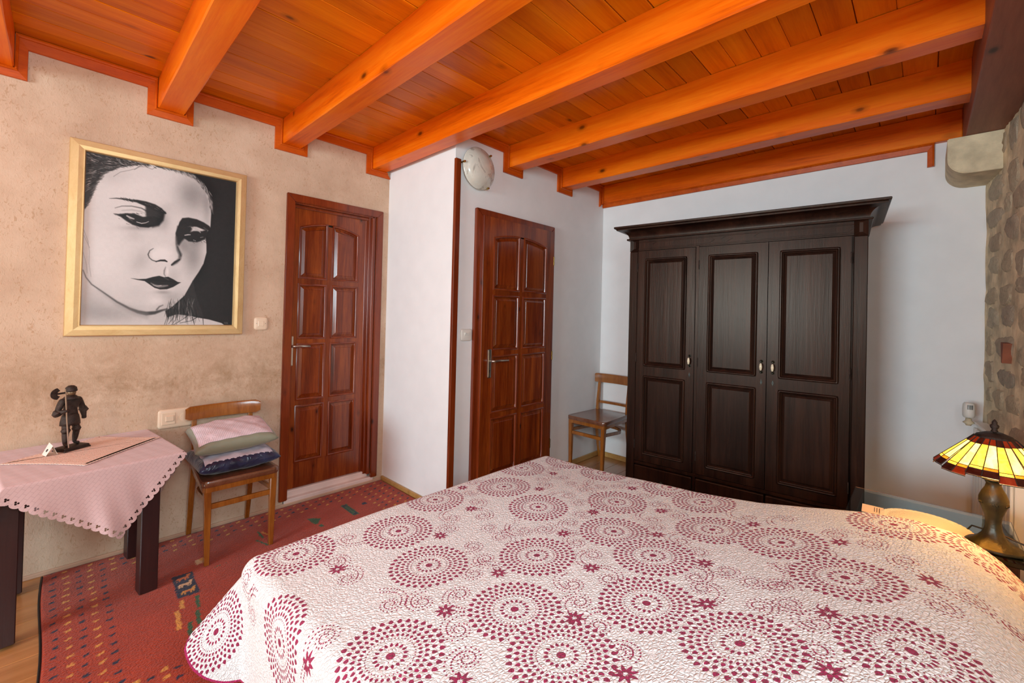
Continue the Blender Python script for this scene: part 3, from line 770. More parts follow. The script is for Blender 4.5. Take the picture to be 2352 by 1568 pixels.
def satin():
    m, nt, b = newmat('navy_satin'); v = coords(nt)
    n = N(nt, 'ShaderNodeTexNoise', Scale=14.0, Detail=3.0, Distortion=1.0); L(nt, v, n.inputs['Vector'])
    r = ramp(nt, n.outputs[0], [(.4, sval((24, 26, 52))), (.7, sval((44, 52, 84)))]); L(nt, r.outputs[0], b.inputs['Base Color'])
    b.inputs['Roughness'].default_value = .3; b.inputs['Sheen Weight'].default_value = .3
    n2 = N(nt, 'ShaderNodeTexNoise', Scale=18.0, Detail=3.0, Distortion=1.5); L(nt, v, n2.inputs['Vector']); bump(nt, b, n2.outputs[0], .6, .01)
    return m
M['navy'] = satin()
def cover(name, w, d, h, mat, parent, x0, x1, y0, y1, seed, corner=.07, zoff=.004, wr=.004, ripple=0):
    a, b, f, n = pillow(w, d, h, seed=seed, corner=corner, wr=wr)
    G = a.reshape(n, n, 3); s = np.linspace(-1, 1, n)
    m_ = 60; us = np.linspace(x0, x1, m_); vs = np.linspace(y0, y1, m_)
    U, V = np.meshgrid(us, vs, indexing='ij')
    if ripple: V = V + np.where(np.isclose(V, y0), ripple * np.abs(np.sin(U * 22)), 0)
    iu = (U + 1) / 2 * (n - 1); iv = np.clip((V + 1) / 2 * (n - 1), 0, n - 1.001); i0 = np.clip(iu.astype(int), 0, n - 2); j0 = np.clip(iv.astype(int), 0, n - 2); fu = (iu - i0)[..., None]; fv = (iv - j0)[..., None]
    P = G[i0, j0] * (1 - fu) * (1 - fv) + G[i0 + 1, j0] * fu * (1 - fv) + G[i0, j0 + 1] * (1 - fu) * fv + G[i0 + 1, j0 + 1] * fu * fv
    P[..., 2] += zoff
    me = npmesh(name, P.reshape(-1, 3), gridfaces(m_, m_))
    uv = me.uv_layers.new(name='uv'); li = np.empty(len(me.loops), np.int32); me.loops.foreach_get('vertex_index', li)
    uu = np.stack([(U - x0) / (x1 - x0), (V - y0) / (y1 - y0)], -1).reshape(-1, 2)[li]; uv.data.foreach_set('uv', uu.astype(np.float32).ravel())
    return link(name, me, mat, parent, True)
c1 = tag(empty('cushion', (.694, -.262, .480), .03), 'navy satin cushion with a lace cloth, lower of the two on the chair', 'cushion')
pillow_obj('body', .385, .36, .115, M['navy'], c1, seed=4, corner=.05, wr=.007)
cover('lace_cover', .385, .36, .115, M['lace2'], c1, -.86, .80, -.93, .8, 4, .05, .003, .007, .05)
c2 = tag(empty('cushion', (.690, -.258, .600), -.03), 'gray-green cushion with pink-white crochet cover, upper of the two on the chair', 'cushion')
c2.rotation_euler = (.12, -.05, -.05)
pillow_obj('body', .385, .355, .115, M['green_gray'], c2, seed=9, corner=.05, wr=.005)
cover('crochet_cover', .385, .355, .115, M['lace'], c2, -.90, .88, -.86, .9, 9, .05, .003, .005)

# ================================================================== SMALL TABLE, CLOTH, DOILY
tr = math.radians(7.0)
t = tag(empty('side_table', (.115, -.315, 0), tr), 'small dark brown square-legged table under the pink tablecloth', 'table')
TH = .633
bm = bmesh.new(); bx(bm, -.268, .268, -.29, .29, TH - .028, TH, .003); obj('tabletop', bm, M['darktable'], t)
for lx, ly in ((.310, -.497), (.302, -.095), (-.118, -.545), (-.116, -.125)):
    qx, qy = lx - .115, ly + .315; cx_, cy_ = qx * math.cos(tr) + qy * math.sin(tr), -qx * math.sin(tr) + qy * math.cos(tr)
    bm = bmesh.new(); bx(bm, cx_ - .033, cx_ + .033, cy_ - .033, cy_ + .033, .0135, TH - .028, .003); obj('leg', bm, M['darktable'], t)
for a in ((-.21, .17, -.215, -.195), (-.21, .17, .20, .22)):
    bm = bmesh.new(); bx(bm, *a, TH - .12, TH - .028, .002); obj('apron', bm, M['darktable'], t)
for a in ((-.252, -.232), (.190, .210)):
    bm = bmesh.new(); bx(bm, *a, -.20, .20, TH - .12, TH - .028, .002); obj('apron', bm, M['darktable'], t)
# tablecloth: square turned against the table, one corner hanging over the front
def cloth_mat():
    m, nt, b = newmat('pink_tablecloth'); at = nt.nodes.new('ShaderNodeAttribute'); at.attribute_name = 'hole'
    v = coords(nt, 'UV')
    br = N(nt, 'ShaderNodeTexBrick', Scale=19.0); br.offset = .5; L(nt, v, br.inputs['Vector'])
    br.inputs['Color1'].default_value = br.inputs['Color2'].default_value = (1, 1, 1, 1); br.inputs['Mortar'].default_value = (0, 0, 0, 1)
    br.inputs['Mortar Size'].default_value = .015; br.inputs['Mortar Smooth'].default_value = .4
    col = mixc(nt, math_(nt, 'MULTIPLY', math_(nt, 'SUBTRACT', 1.0, br.outputs['Color']), .3), sval((204, 172, 170)), sval((140, 100, 100)))
    L(nt, col, b.inputs['Base Color']); b.inputs['Roughness'].default_value = .85; b.inputs['Sheen Weight'].default_value = .2
    n2 = N(nt, 'ShaderNodeTexNoise', Scale=30.0, Detail=4.0); L(nt, v, n2.inputs['Vector'])
    bump(nt, b, math_(nt, 'MULTIPLY_ADD', br.outputs['Color'], .5, n2.outputs[0]), .25, .002)
    L(nt, math_(nt, 'SUBTRACT', 1.0, ramp(nt, at.outputs['Fac'], [(.42, (0, 0, 0, 1)), (.58, (1, 1, 1, 1))]).outputs[0]), b.inputs['Alpha'])
    return m
M['cloth'] = cloth_mat()
def tablecloth():
    # cloth frame: corner C (tip) below the front edge; axes e1 (to the right, up) and e2 (to the left, up), in the flattened table plane
    cr, sr = math.cos(tr), math.sin(tr)
    hx, hy = .272, .294
    tip = np.array([.056, -hy - .322])            # flattened position of the tip in table coordinates
    a1 = math.radians(53.0); e1 = np.array([math.cos(a1), math.sin(a1)]); e2 = np.array([-math.sin(a1), math.cos(a1)])
    n = 330; Ls = .885
    s = np.linspace(0, Ls, n); A, B = np.meshgrid(s, s, indexing='ij')
    X = tip[0] + A * e1[0] + B * e2[0]; Y = tip[1] + A * e1[1] + B * e2[1]
    # eyelets and scallops in cloth coordinates
    def border(d, t):   # d distance from the hem, t along it
        p = .031
        k = (t / p) % 1 - .5
        sc = .0110 - .0105 * np.sqrt(np.clip(1 - (k * 2) ** 2, 0, 1)) - d       # outside the scallop
        sc = np.where(d < .0125, sc, -.01)
        ex, ey = k * p, d - .021
        h = np.full_like(d, 1.0)
        for ax, ay in ((-.0042, .001), (.0042, .001), (0, -.0052)):
            h = np.minimum(h, np.hypot((ex - ax) , (ey - ay)) - .0034)
        return np.maximum(sc, -h)
    hv = np.maximum(border(B, A), border(A, B))
    hole = np.clip(.5 + hv / .004, 0, 1)
    # over the edges: fold down
    Z = np.full_like(X, TH + .004)
    over = -(Y + hy); d = np.maximum(over, 0)
    r = .010
    def fold(d):
        arc = np.minimum(d, r * PI / 2); return r * np.sin(arc / r) , r * (1 - np.cos(arc / r)) + np.maximum(d - r * PI / 2, 0)
    o, g = fold(d)
    wav = .010 * np.sin(X * 30 + 1.0) * np.clip(g / .3, 0, 1) ** 1.2 + .006 * np.sin(X * 60 + A * 20) * np.clip(g / .3, 0, 1) ** 2
    Yn = np.where(over > 0, -hy - o - wav - .02 * g, Y); Zn = Z - g * .997
    for sgn in (1, -1):
        ov = sgn * X - hx; dd = np.maximum(ov, 0); o2, g2 = fold(dd)
        X = np.where(ov > 0, sgn * (hx + o2 + .004 * np.sin(Y * 40) * np.clip(g2 / .1, 0, 1)), X); Zn = Zn - g2
    # nothing can pass behind the table into the wall: fold down there too
    ov = Yn - hy; dd = np.maximum(ov, 0); o3, g3 = fold(dd); Yn = np.where(ov > 0, hy - .004 + o3 * .3, Yn); Zn -= g3
    fl = .0006 * np.sin(A * 90) * np.sin(B * 80)
    P = np.stack([X, Yn, Zn + fl], -1)
    me = npmesh('tablecloth', P.reshape(-1, 3), gridfaces(n, n))
    at = me.attributes.new('hole', 'FLOAT', 'POINT'); at.data.foreach_set('value', hole.astype(np.float32).ravel())
    uv = me.uv_layers.new(name='uv'); li = np.empty(len(me.loops), np.int32); me.loops.foreach_get('vertex_index', li)
    uv.data.foreach_set('uv', np.stack([A, B], -1).reshape(-1, 2)[li].astype(np.float32).ravel())
    o = link('tablecloth', me, M['cloth'], None, True, (.115, -.315, 0)); o.rotation_euler = (0, 0, tr)
    return o
tag(tablecloth(), 'pink tablecloth with scalloped eyelet border hanging in a point over the small table', 'tablecloth')
# crochet doily
def doily_poly(corners, scal, dep, n_in=40):
    pass
def crochet_mat():
    m, nt, b = newmat('doily_crochet'); v = coords(nt)
    w = N(nt, 'ShaderNodeTexWave', Scale=28.0, Distortion=1.5); w.bands_direction = 'DIAGONAL'; L(nt, v, w.inputs['Vector'])
    vo = N(nt, 'ShaderNodeTexVoronoi', Scale=190.0); L(nt, v, vo.inputs['Vector'])
    f = ramp(nt, vo.outputs['Distance'], [(.1, (0, 0, 0, 1)), (.4, (1, 1, 1, 1))]).outputs[0]
    ff = math_(nt, 'MULTIPLY_ADD', w.outputs['Color'], .4, math_(nt, 'MULTIPLY', f, .6))
    L(nt, mixc(nt, ff, sval((206, 160, 138)), sval((240, 212, 196))), b.inputs['Base Color']); b.inputs['Roughness'].default_value = .9
    bump(nt, b, ff, .6, .003); return m
M['crochet'] = crochet_mat()
DZ = TH + .0065
cor = [(-.148, -.306), (.094, -.540), (.374, -.242), (.160, -.034)]
bm = bmesh.new(); poly = []
for k in range(4):
    a, b = Vector(cor[k]), Vector(cor[(k + 1) % 4]); nrm = Vector(((b - a).y, -(b - a).x)).normalized(); m_ = 26
    for i in range(m_ * 2):
        f = i / (m_ * 2); bow = -.012 * math.sin(PI * f) * (1 if k != 1 else .3)
        poly.append(tuple(a + (b - a) * f + nrm * ((.004 if i % 2 else 0) + bow)))
rings_mesh(bm, poly, [(0, DZ), (.001, DZ + .0022), (.010, DZ + .0024), (.011, DZ + .0016), (.013, DZ + .0024)], lambda u, v, h: (u, v, h))
tag(obj('doily', bm, M['crochet']), 'diamond-shaped cream crochet doily lying on the pink tablecloth', 'doily')
FZ = DZ + .0026
# price card
t = tag(empty('folded_card', (-.004, -.272, FZ), .25), 'small folded cream card with a black mark left of the statuette', 'card')
bm = bmesh.new()
v = [bm.verts.new(p) for p in ((-.022, -.018, 0), (-.022, .03, 0), (0, .03, .048), (0, -.018, .040), (.016, -.018, 0), (.016, .03, 0))]
bm.faces.new((v[0], v[1], v[2], v[3])); bm.faces.new((v[3], v[2], v[5], v[4]))
o = obj('card', bm, M['paper'], t); s = o.modifiers.new('s', 'SOLIDIFY'); s.thickness = .0008
bm = bmesh.new(); q = []
for k in range(12):
    a = 2 * PI * k / 12; y_, h_ = .004 + .008 * math.cos(a), .020 + .006 * math.sin(a); q.append(bm.verts.new((-.022 + .022 * (h_ / .044) - .0014, y_, h_)))
bm.faces.new(q); obj('mark', bm, M['ink'], t)

# ================================================================== STATUETTE
def statuette():
    t = tag(empty('knight_statuette', (.052, -.215, FZ), .62), 'dark cast iron statuette of a helmeted guard holding a halberd', 'statuette')
    bm = bmesh.new(); rings_mesh(bm, [(-.050, -.046), (.055, -.046), (.055, .026), (-.050, .026)], [(0, 0), (0, .006), (.003, .007), (.003, .012), (.006, .016)], lambda u, v, h: (u, v, h)); obj('plinth', bm, M['iron'], t)
    J = [((0, 0, .150), .021), ((0, -.002, .185), .021), ((0, -.003, .215), .031), ((0, 0, .242), .013), ((0, 0, .262), .013),
         ((-.034, .002, .224), .016), ((-.052, -.004, .188), .013), ((-.054, -.008, .176), .016), ((-.044, -.030, .182), .011), ((-.038, -.036, .184), .010),
         ((.034, .002, .224), .016), ((.050, .006, .190), .013), ((.054, .004, .172), .016), ((.052, -.006, .146), .010), ((.050, -.010, .128), .010),
         ((-.017, 0, .135), .018), ((-.020, -.004, .085), .015), ((-.019, -.002, .050), .013), ((-.018, 0, .026), .009), ((-.020, -.020, .020), .008),
         ((.018, 0, .135), .018), ((.023, -.006, .088), .015), ((.024, .002, .052), .013), ((.024, .006, .026), .009), ((.036, -.008, .020), .008)]
    Ed = [(0, 1), (1, 2), (2, 3), (3, 4), (2, 5), (5, 6), (6, 7), (7, 8), (8, 9), (2, 10), (10, 11), (11, 12), (12, 13), (13, 14), (0, 15), (15, 16), (16, 17), (17, 18), (18, 19), (0, 20), (20, 21), (21, 22), (22, 23), (23, 24)]
    me = bpy.data.meshes.new('body'); me.from_pydata([j[0] for j in J], Ed, []); me.materials.append(M['iron'])
    o = bpy.data.objects.new('body', me); COL.objects.link(o); o.parent = t
    sk = o.modifiers.new('Skin', 'SKIN')
    lay = me.skin_vertices[0].data if len(me.skin_vertices) else None
    if lay is not None:
        for k, j in enumerate(J): lay[k].radius = (j[1], j[1] * .85)
        lay[0].use_root = True
    o.modifiers.new('Sub', 'SUBSURF').levels = 2; o.modifiers['Sub'].render_levels = 2
    def part(nme, fn, mat=M['iron'], **k):
        bm = bmesh.new(); fn(bm); obj(nme, bm, mat, t, **k)
    part('helmet', lambda bm: lathe(bm, [(.001, .293), (.010, .291), (.018, .283), (.020, .272), (.021, .267), (.018, .264), (.016, .266)], (0, 0, 0), 20, fn=lambda a, z: 1 + .10 * abs(math.cos(a)) ** 3), smooth=True)
    part('face', lambda bm: lathe(bm, [(.002, .270), (.014, .268), (.0155, .258), (.012, .247), (.004, .243)], (0, -.003, 0), 16), plain('tarnished_metal', (120, 92, 66), .45, .6), smooth=True)
    part('gorget', lambda bm: lathe(bm, [(.012, .250), (.020, .244), (.026, .236), (.028, .230), (.014, .232)], (0, 0, 0), 20), smooth=True)
    part('tasset', lambda bm: lathe(bm, [(.022, .165), (.028, .155), (.033, .128), (.034, .112), (.030, .112), (.024, .13)], (0, 0, 0), 20, fn=lambda a, z: 1 + .08 * math.cos(2 * a)), smooth=True)
    for s, p in ((-1, (-.056, -.006, .178)), (1, (.056, .004, .176))):
        part('elbow_guard', lambda bm: tube(bm, [(p[0] - .004 * s, p[1], p[2] - .012), (p[0] + .003 * s, p[1], p[2]), (p[0] + .010 * s, p[1] + .004, p[2] + .010)], [.016, .018, .004], 10))
    for px, zz in ((-.020, .088), (.023, .090)):
        part('knee_guard', lambda bm: lathe(bm, [(.012, -.012), (.017, 0), (.012, .012)], (px, -.005, zz), 12), smooth=True)
    h = empty('halberd'); h.parent = t; h.location = (-.040, -.037, 0)
    bm = bmesh.new(); tube(bm, [(.010, 0, .016), (0, 0, .14), (-.010, .0, .284)], [.0026, .0026, .0028], 8); obj('shaft', bm, M['steel'], h)
    bm = bmesh.new(); pl = []
    for k in range(13): a = math.radians(100 + 160 * k / 12); pl.append((-.036 + .030 * math.cos(a), .268 + .026 * math.sin(a)))
    for k in range(9): a = math.radians(250 - 140 * k / 8); pl.append((-.024 + .018 * math.cos(a), .268 + .013 * math.sin(a)))
    prism(bm, pl, 1, -.0015, .0015); bx(bm, -.044, -.008, -.0014, .0014, .264, .272); obj('axe_blade', bm, M['iron'], h)
    part('hand', lambda bm: tube(bm, [(-.050, -.033, .184), (-.044, -.041, .185), (-.036, -.040, .185), (-.036, -.031, .185)], [.006, .0055, .005, .004], 8), smooth=True)
statuette()

# ================================================================== RUG
def rug():
    x0, x1, y1, y0 = -.018, 1.756, -.028, -2.32
    h = .0055; nx = int((x1 - x0) / h); ny = int((y1 - y0) / h)
    xs = np.linspace(x0, x1, nx); yv = np.linspace(y0, y1, ny); X, Y = np.meshgrid(xs, yv, indexing='ij')
    r = np.random.RandomState(5)
    jx = r.randn(nx, ny) * .0012
    C = np.zeros((nx, ny), np.int8)     # 0 field 1 blue 2 yellow 3 green 4 tan 5 orange
    def blot(cx, cy, w, hh, c, skew=0):
        m = (np.abs(X + jx - cx - skew * (Y - cy)) < w / 2) & (np.abs(Y + jx - cy) < hh / 2); C[m] = c
    i = 0; cx = .018
    while cx < x1 - .02:
        inb = cx < .20 or cx > 1.50
        k = 0
        while True:
            cy = -.060 - .061 * k + (.030 if i % 2 == 0 else 0) + r.uniform(-.004, .004)
            if cy < -2.28 or (not inb and k > 2 and cy > -2.1): 
                if cy < -2.28: break
                k += 1; continue
            j = r.uniform(-.003, .003)
            blot(cx + j, cy, .019, .012, 1 if i % 2 == 0 else 2); blot(cx + j + .006, cy + .007, .006, .009, 1 if i % 2 == 0 else 2); blot(cx + j - .005, cy - .006, .006, .006, 1 if i % 2 == 0 else 2)
            k += 1
        i += 1; cx += .0405
    # blue square with animals
    def quad(p, c):
        m = np.ones_like(X, bool)
        for a, b in zip(p, p[1:] + p[:1]): m &= ((b[0] - a[0]) * (Y + jx - a[1]) - (b[1] - a[1]) * (X + jx - a[0])) < 0
        C[m] = c
    quad([(.407, -.462), (.487, -.468), (.479, -.678), (.399, -.670)], 1)
    r2 = np.random.RandomState(2)
    for (cy, c) in ((-.505, 5), (-.565, 4), (-.630, 2)):
        blot(.443, cy, .048, .018, c, .2); blot(.420, cy - .012, .006, .016, c); blot(.430, cy - .014, .005, .018, c); blot(.452, cy - .014, .005, .018, c); blot(.461, cy - .012, .006, .016, c); blot(.466, cy + .014, .010, .014, c); blot(.470, cy + .022, .014, .006, c)
    blot(.443, -.632, .022, .012, 5)
    for cx, cy, w, hh, c, s in ((.406, -.727, .016, .07, 2, .1), (.376, -.832, .016, .14, 2, .1), (.458, -.748, .014, .10, 3, .12), (.438, -.868, .016, .10, 3, .12), (.400, -.93, .016, .10, 3, .12),
                                (.528, -.395, .030, .05, 4, 0), (.545, -.375, .02, .03, 2, 0), (.598, -.50, .05, .006, 3, .8), (.331, -1.125, .02, .014, 1, 0), (.297, -1.103, .022, .016, 2, 0), (.255, -1.12, .022, .016, 1, 0),
                                (.296, -1.15, .02, .02, 2, 0), (.329, -1.179, .02, .014, 1, 0), (.217, -1.103, .02, .016, 2, 0), (1.348, -.355, .042, .19, 3, 0), (1.348, -.355, .026, .17, 1, 0), (1.348, -.355, .018, .13, 3, 0),
                                (1.46, -.33, .03, .03, 1, 0), (.835, -.31, .012, .10, 3, 0), (.865, -.33, .010, .10, 2, -.3), (.815, -.41, .012, .10, 3, -.3)):
        blot(cx, cy, w, hh, c, s)
    quad([(1.098, -.290), (1.165, -.345), (1.125, -.40), (1.105, -.40)], 3); blot(1.128, -.44, .02, .03, 3)
    pal = np.array([sval(c) for c in ((160, 52, 18), (36, 30, 52), (206, 140, 56), (52, 84, 50), (206, 160, 118), (190, 96, 40))], np.float32)
    Cc = pal[C]
    Z = .010 + r.rand(nx, ny) * .0012 + .0009 * np.sin(X * 9) * np.sin(Y * 7)
    Xw = X + .006 * np.sin(Y * 6.5) * np.clip(1 - (X - x0) / .1, 0, 1)
    e = np.minimum(np.minimum(X - x0, x1 - X), np.minimum(Y - y0, y1 - Y)); Z = np.where(e < .004, .001, Z)
    me = npmesh('rug', np.stack([Xw, Y, Z], -1).reshape(-1, 3), gridfaces(nx, ny))
    ca = me.color_attributes.new('col', 'FLOAT_COLOR', 'POINT'); ca.data.foreach_set('color', Cc.astype(np.float32).ravel())
    m, nt, b = newmat('rug_pile'); a = nt.nodes.new('ShaderNodeAttribute'); a.attribute_name = 'col'
    v = coords(nt); n = N(nt, 'ShaderNodeTexNoise', Scale=160.0, Detail=3.0); L(nt, v, n.inputs['Vector']); n3 = N(nt, 'ShaderNodeTexNoise', Scale=7.0, Detail=4.0); L(nt, v, n3.inputs['Vector'])
    hv = nt.nodes.new('ShaderNodeHueSaturation'); L(nt, a.outputs['Color'], hv.inputs['Color'])
    L(nt, math_(nt, 'ADD', math_(nt, 'MULTIPLY_ADD', n.outputs[0], .8, .35), math_(nt, 'MULTIPLY', n3.outputs[0], .5)), hv.inputs['Value'])
    L(nt, hv.outputs[0], b.inputs['Base Color']); b.inputs['Roughness'].default_value = 1.0; b.inputs['Specular IOR Level'].default_value = .1; b.inputs['Sheen Weight'].default_value = .15
    bump(nt, b, n.outputs[0], .8, .006)
    o = link('rug', me, m, None, True)
    return o
tag(rug(), 'rust-red woven rug with blue and yellow dashes and a small animal square', 'rug')
bm = bmesh.new(); tube(bm, [(-.020 + .006 * math.sin(y_ * 6.5), y_, .005) for y_ in np.linspace(-2.32, -.03, 60)], .004, 6)
e_ = obj('edge_binding', bm, M['black'], bpy.data.objects['rug'], smooth=True)

# ================================================================== BED AND QUILT
bd = tag(empty('bed', (1.2, -2.4, 0)), 'double bed under the patterned quilt, only a dark foot showing', 'bed')
def bpart(n_, b, mat, bev=.01):
    bm = bmesh.new(); bx(bm, b[0] - 1.2, b[1] - 1.2, b[2] + 2.4, b[3] + 2.4, b[4], b[5], bev, 2); obj(n_, bm, mat, bd)
bpart('frame', (.47, 1.94, -3.28, -1.51, .16, .27), M['darktable'])
bpart('mattress', (.47, 1.94, -3.28, -1.51, .272, .47), M['mattress'], .05)
for x_ in (.50, 1.86):
    for y_ in (-3.24, -1.60): bpart('leg', (x_, x_ + .06, y_, y_ + .06, .012 if y_ > -2.3 and x_ < 1.7 else 0, .17), M['darktable'], .006)
for x_ in (.56, 1.24): 
    bm = bmesh.new(); 
    a_, b_, f_, n_ = pillow(.62, .46, .15, seed=3)
    me = npmesh('pillow', np.concatenate([a_, b_]), np.concatenate([f_, f_[:, ::-1] + n_ * n_])); bm.free()

MAND = [(1.683, -1.551), (1.428, -1.677), (1.95, -1.648), (1.927, -1.895), (1.93, -2.232), (1.362, -1.935), (1.627, -2.14), (1.123, -1.568), (1.072, -2.174), (1.371, -2.275), (1.283, -2.463), (0.809, -1.962), (0.826, -2.308), (0.529, -2.209), (0.771, -2.498), (1.584, -2.535), (1.577, -2.744), (1.863, -2.995), (1.049, -2.557), (1.409, -2.92), (1.006, -2.787), (1.145, -3.049), (1.863, -3.22), (1.841, -2.412), (0.557, -1.581), (0.863, -1.702),
        (.36, -1.85), (.46, -2.62), (.72, -2.98), (.33, -2.40), (.25, -1.41)]
STAR = [(1.736, -1.718), (1.293, -1.543), (1.513, -1.814), (1.167, -1.746), (1.469, -2.126), (1.813, -2.109), (1.66, -2.315), (1.246, -2.148), (1.436, -2.406), (0.949, -1.834), (0.92, -2.155), (1.114, -2.351), (0.703, -2.18), (0.893, -2.446), (0.803, -2.634), (0.584, -2.383), (1.696, -2.634), (1.641, -2.883), (1.326, -2.602), (1.121, -2.678), (1.511, -3.077), (1.203, -2.912), (0.997, -2.941), (0.609, -1.769), (.40, -2.03), (.36, -2.2)]
CURL = [(1.799, -1.679, 1.74, -1.715), (1.724, -1.789, 1.733, -1.731), (1.629, -1.734, 1.678, -1.672), (1.37, -1.533, 1.337, -1.589), (1.272, -1.615, 1.332, -1.594), (1.573, -1.79, 1.518, -1.81), (1.538, -1.95, 1.482, -1.899), (1.226, -1.714, 1.17, -1.749), (1.157, -1.83, 1.166, -1.761), (1.062, -1.758, 1.121, -1.698), (1.113, -1.917, 1.239, -1.924), (1.175, -2.023, 1.184, -1.947), (1.228, -2.072, 1.277, -2.052), (1.09, -1.995, 1.052, -2.049), (1.003, -1.819, 0.95, -1.836), (0.978, -1.97, 0.922, -1.927), (0.951, -2.064, 0.96, -2.13), (0.868, -2.103, 0.953, -2.127), (1.179, -2.31, 1.116, -2.348), (1.507, -2.032, 1.498, -2.102), (1.421, -2.102, 1.494, -2.105), (1.652, -1.961, 1.619, -2.012), (1.681, -1.873, 1.807, -1.888), (1.74, -1.986, 1.784, -1.897), (1.798, -2.045, 1.855, -1.994), (1.882, -2.078, 1.81, -2.105), (1.772, -2.189, 1.828, -2.15), (1.71, -2.278, 1.665, -2.313), (1.648, -2.386, 1.663, -2.318), (1.557, -2.328, 1.617, -2.271), (1.33, -2.115, 1.291, -2.182), (1.218, -2.222, 1.282, -2.197), (1.493, -2.375, 1.436, -2.406), (1.43, -2.488, 1.491, -2.456), (0.628, -2.046, 0.63, -1.967), (0.684, -2.102, 0.728, -2.07), (0.772, -2.152, 0.744, -2.221), (0.679, -2.26, 0.733, -2.229), (1.092, -2.423, 1.117, -2.352), (1.008, -2.357, 1.056, -2.307), (0.953, -2.417, 0.897, -2.444), (0.902, -2.507, 0.961, -2.483), (0.634, -2.345, 0.589, -2.381), (0.857, -2.591, 0.844, -2.624), (1.785, -2.716, 1.709, -2.702), (1.753, -2.597, 1.839, -2.544), (1.533, -2.849, 1.564, -2.808), (1.417, -2.809, 1.422, -2.752), (1.284, -2.74, 1.429, -2.742), (1.286, -2.797, 1.285, -2.837), (1.588, -3.029, 1.551, -3.077), (1.503, -3.151, 1.514, -3.101), (1.389, -3.093, 1.41, -3.034), (1.17, -2.784, 1.111, -2.753), (1.21, -2.837, 1.243, -2.894), (1.149, -2.901, 1.198, -2.872), (1.048, -2.916, 1.052, -2.963), (1.187, -2.647, 1.116, -2.676), (1.382, -2.562, 1.329, -2.596), (1.308, -2.667, 1.323, -2.608), (1.234, -2.612, 1.284, -2.55), (1.698, -2.868, 1.725, -2.911), (1.664, -2.951, 1.72, -2.915), (1.477, -3.213, 1.483, -3.188), (0.717, -1.617, 0.787, -1.669), (0.624, -1.721, 0.609, -1.769), (0.609, -1.841, 0.609, -1.769), (.33, -1.62, .40, -1.66), (.40, -1.55, .42, -1.62), (.33, -2.06, .40, -2.03), (.46, -2.03, .40, -2.03), (.30, -2.2, .36, -2.2)]
QH_Y = np.array([-3.34, -3.28, -3.235, -3.2, -3.143, -3.042, -2.913, -2.75, -2.592, -2.334, -1.992, -1.647, -1.461])
QH_Z = np.array([.50, .567, .613, .638, .665, .672, .652, .615, .584, .551, .526, .514, .508])
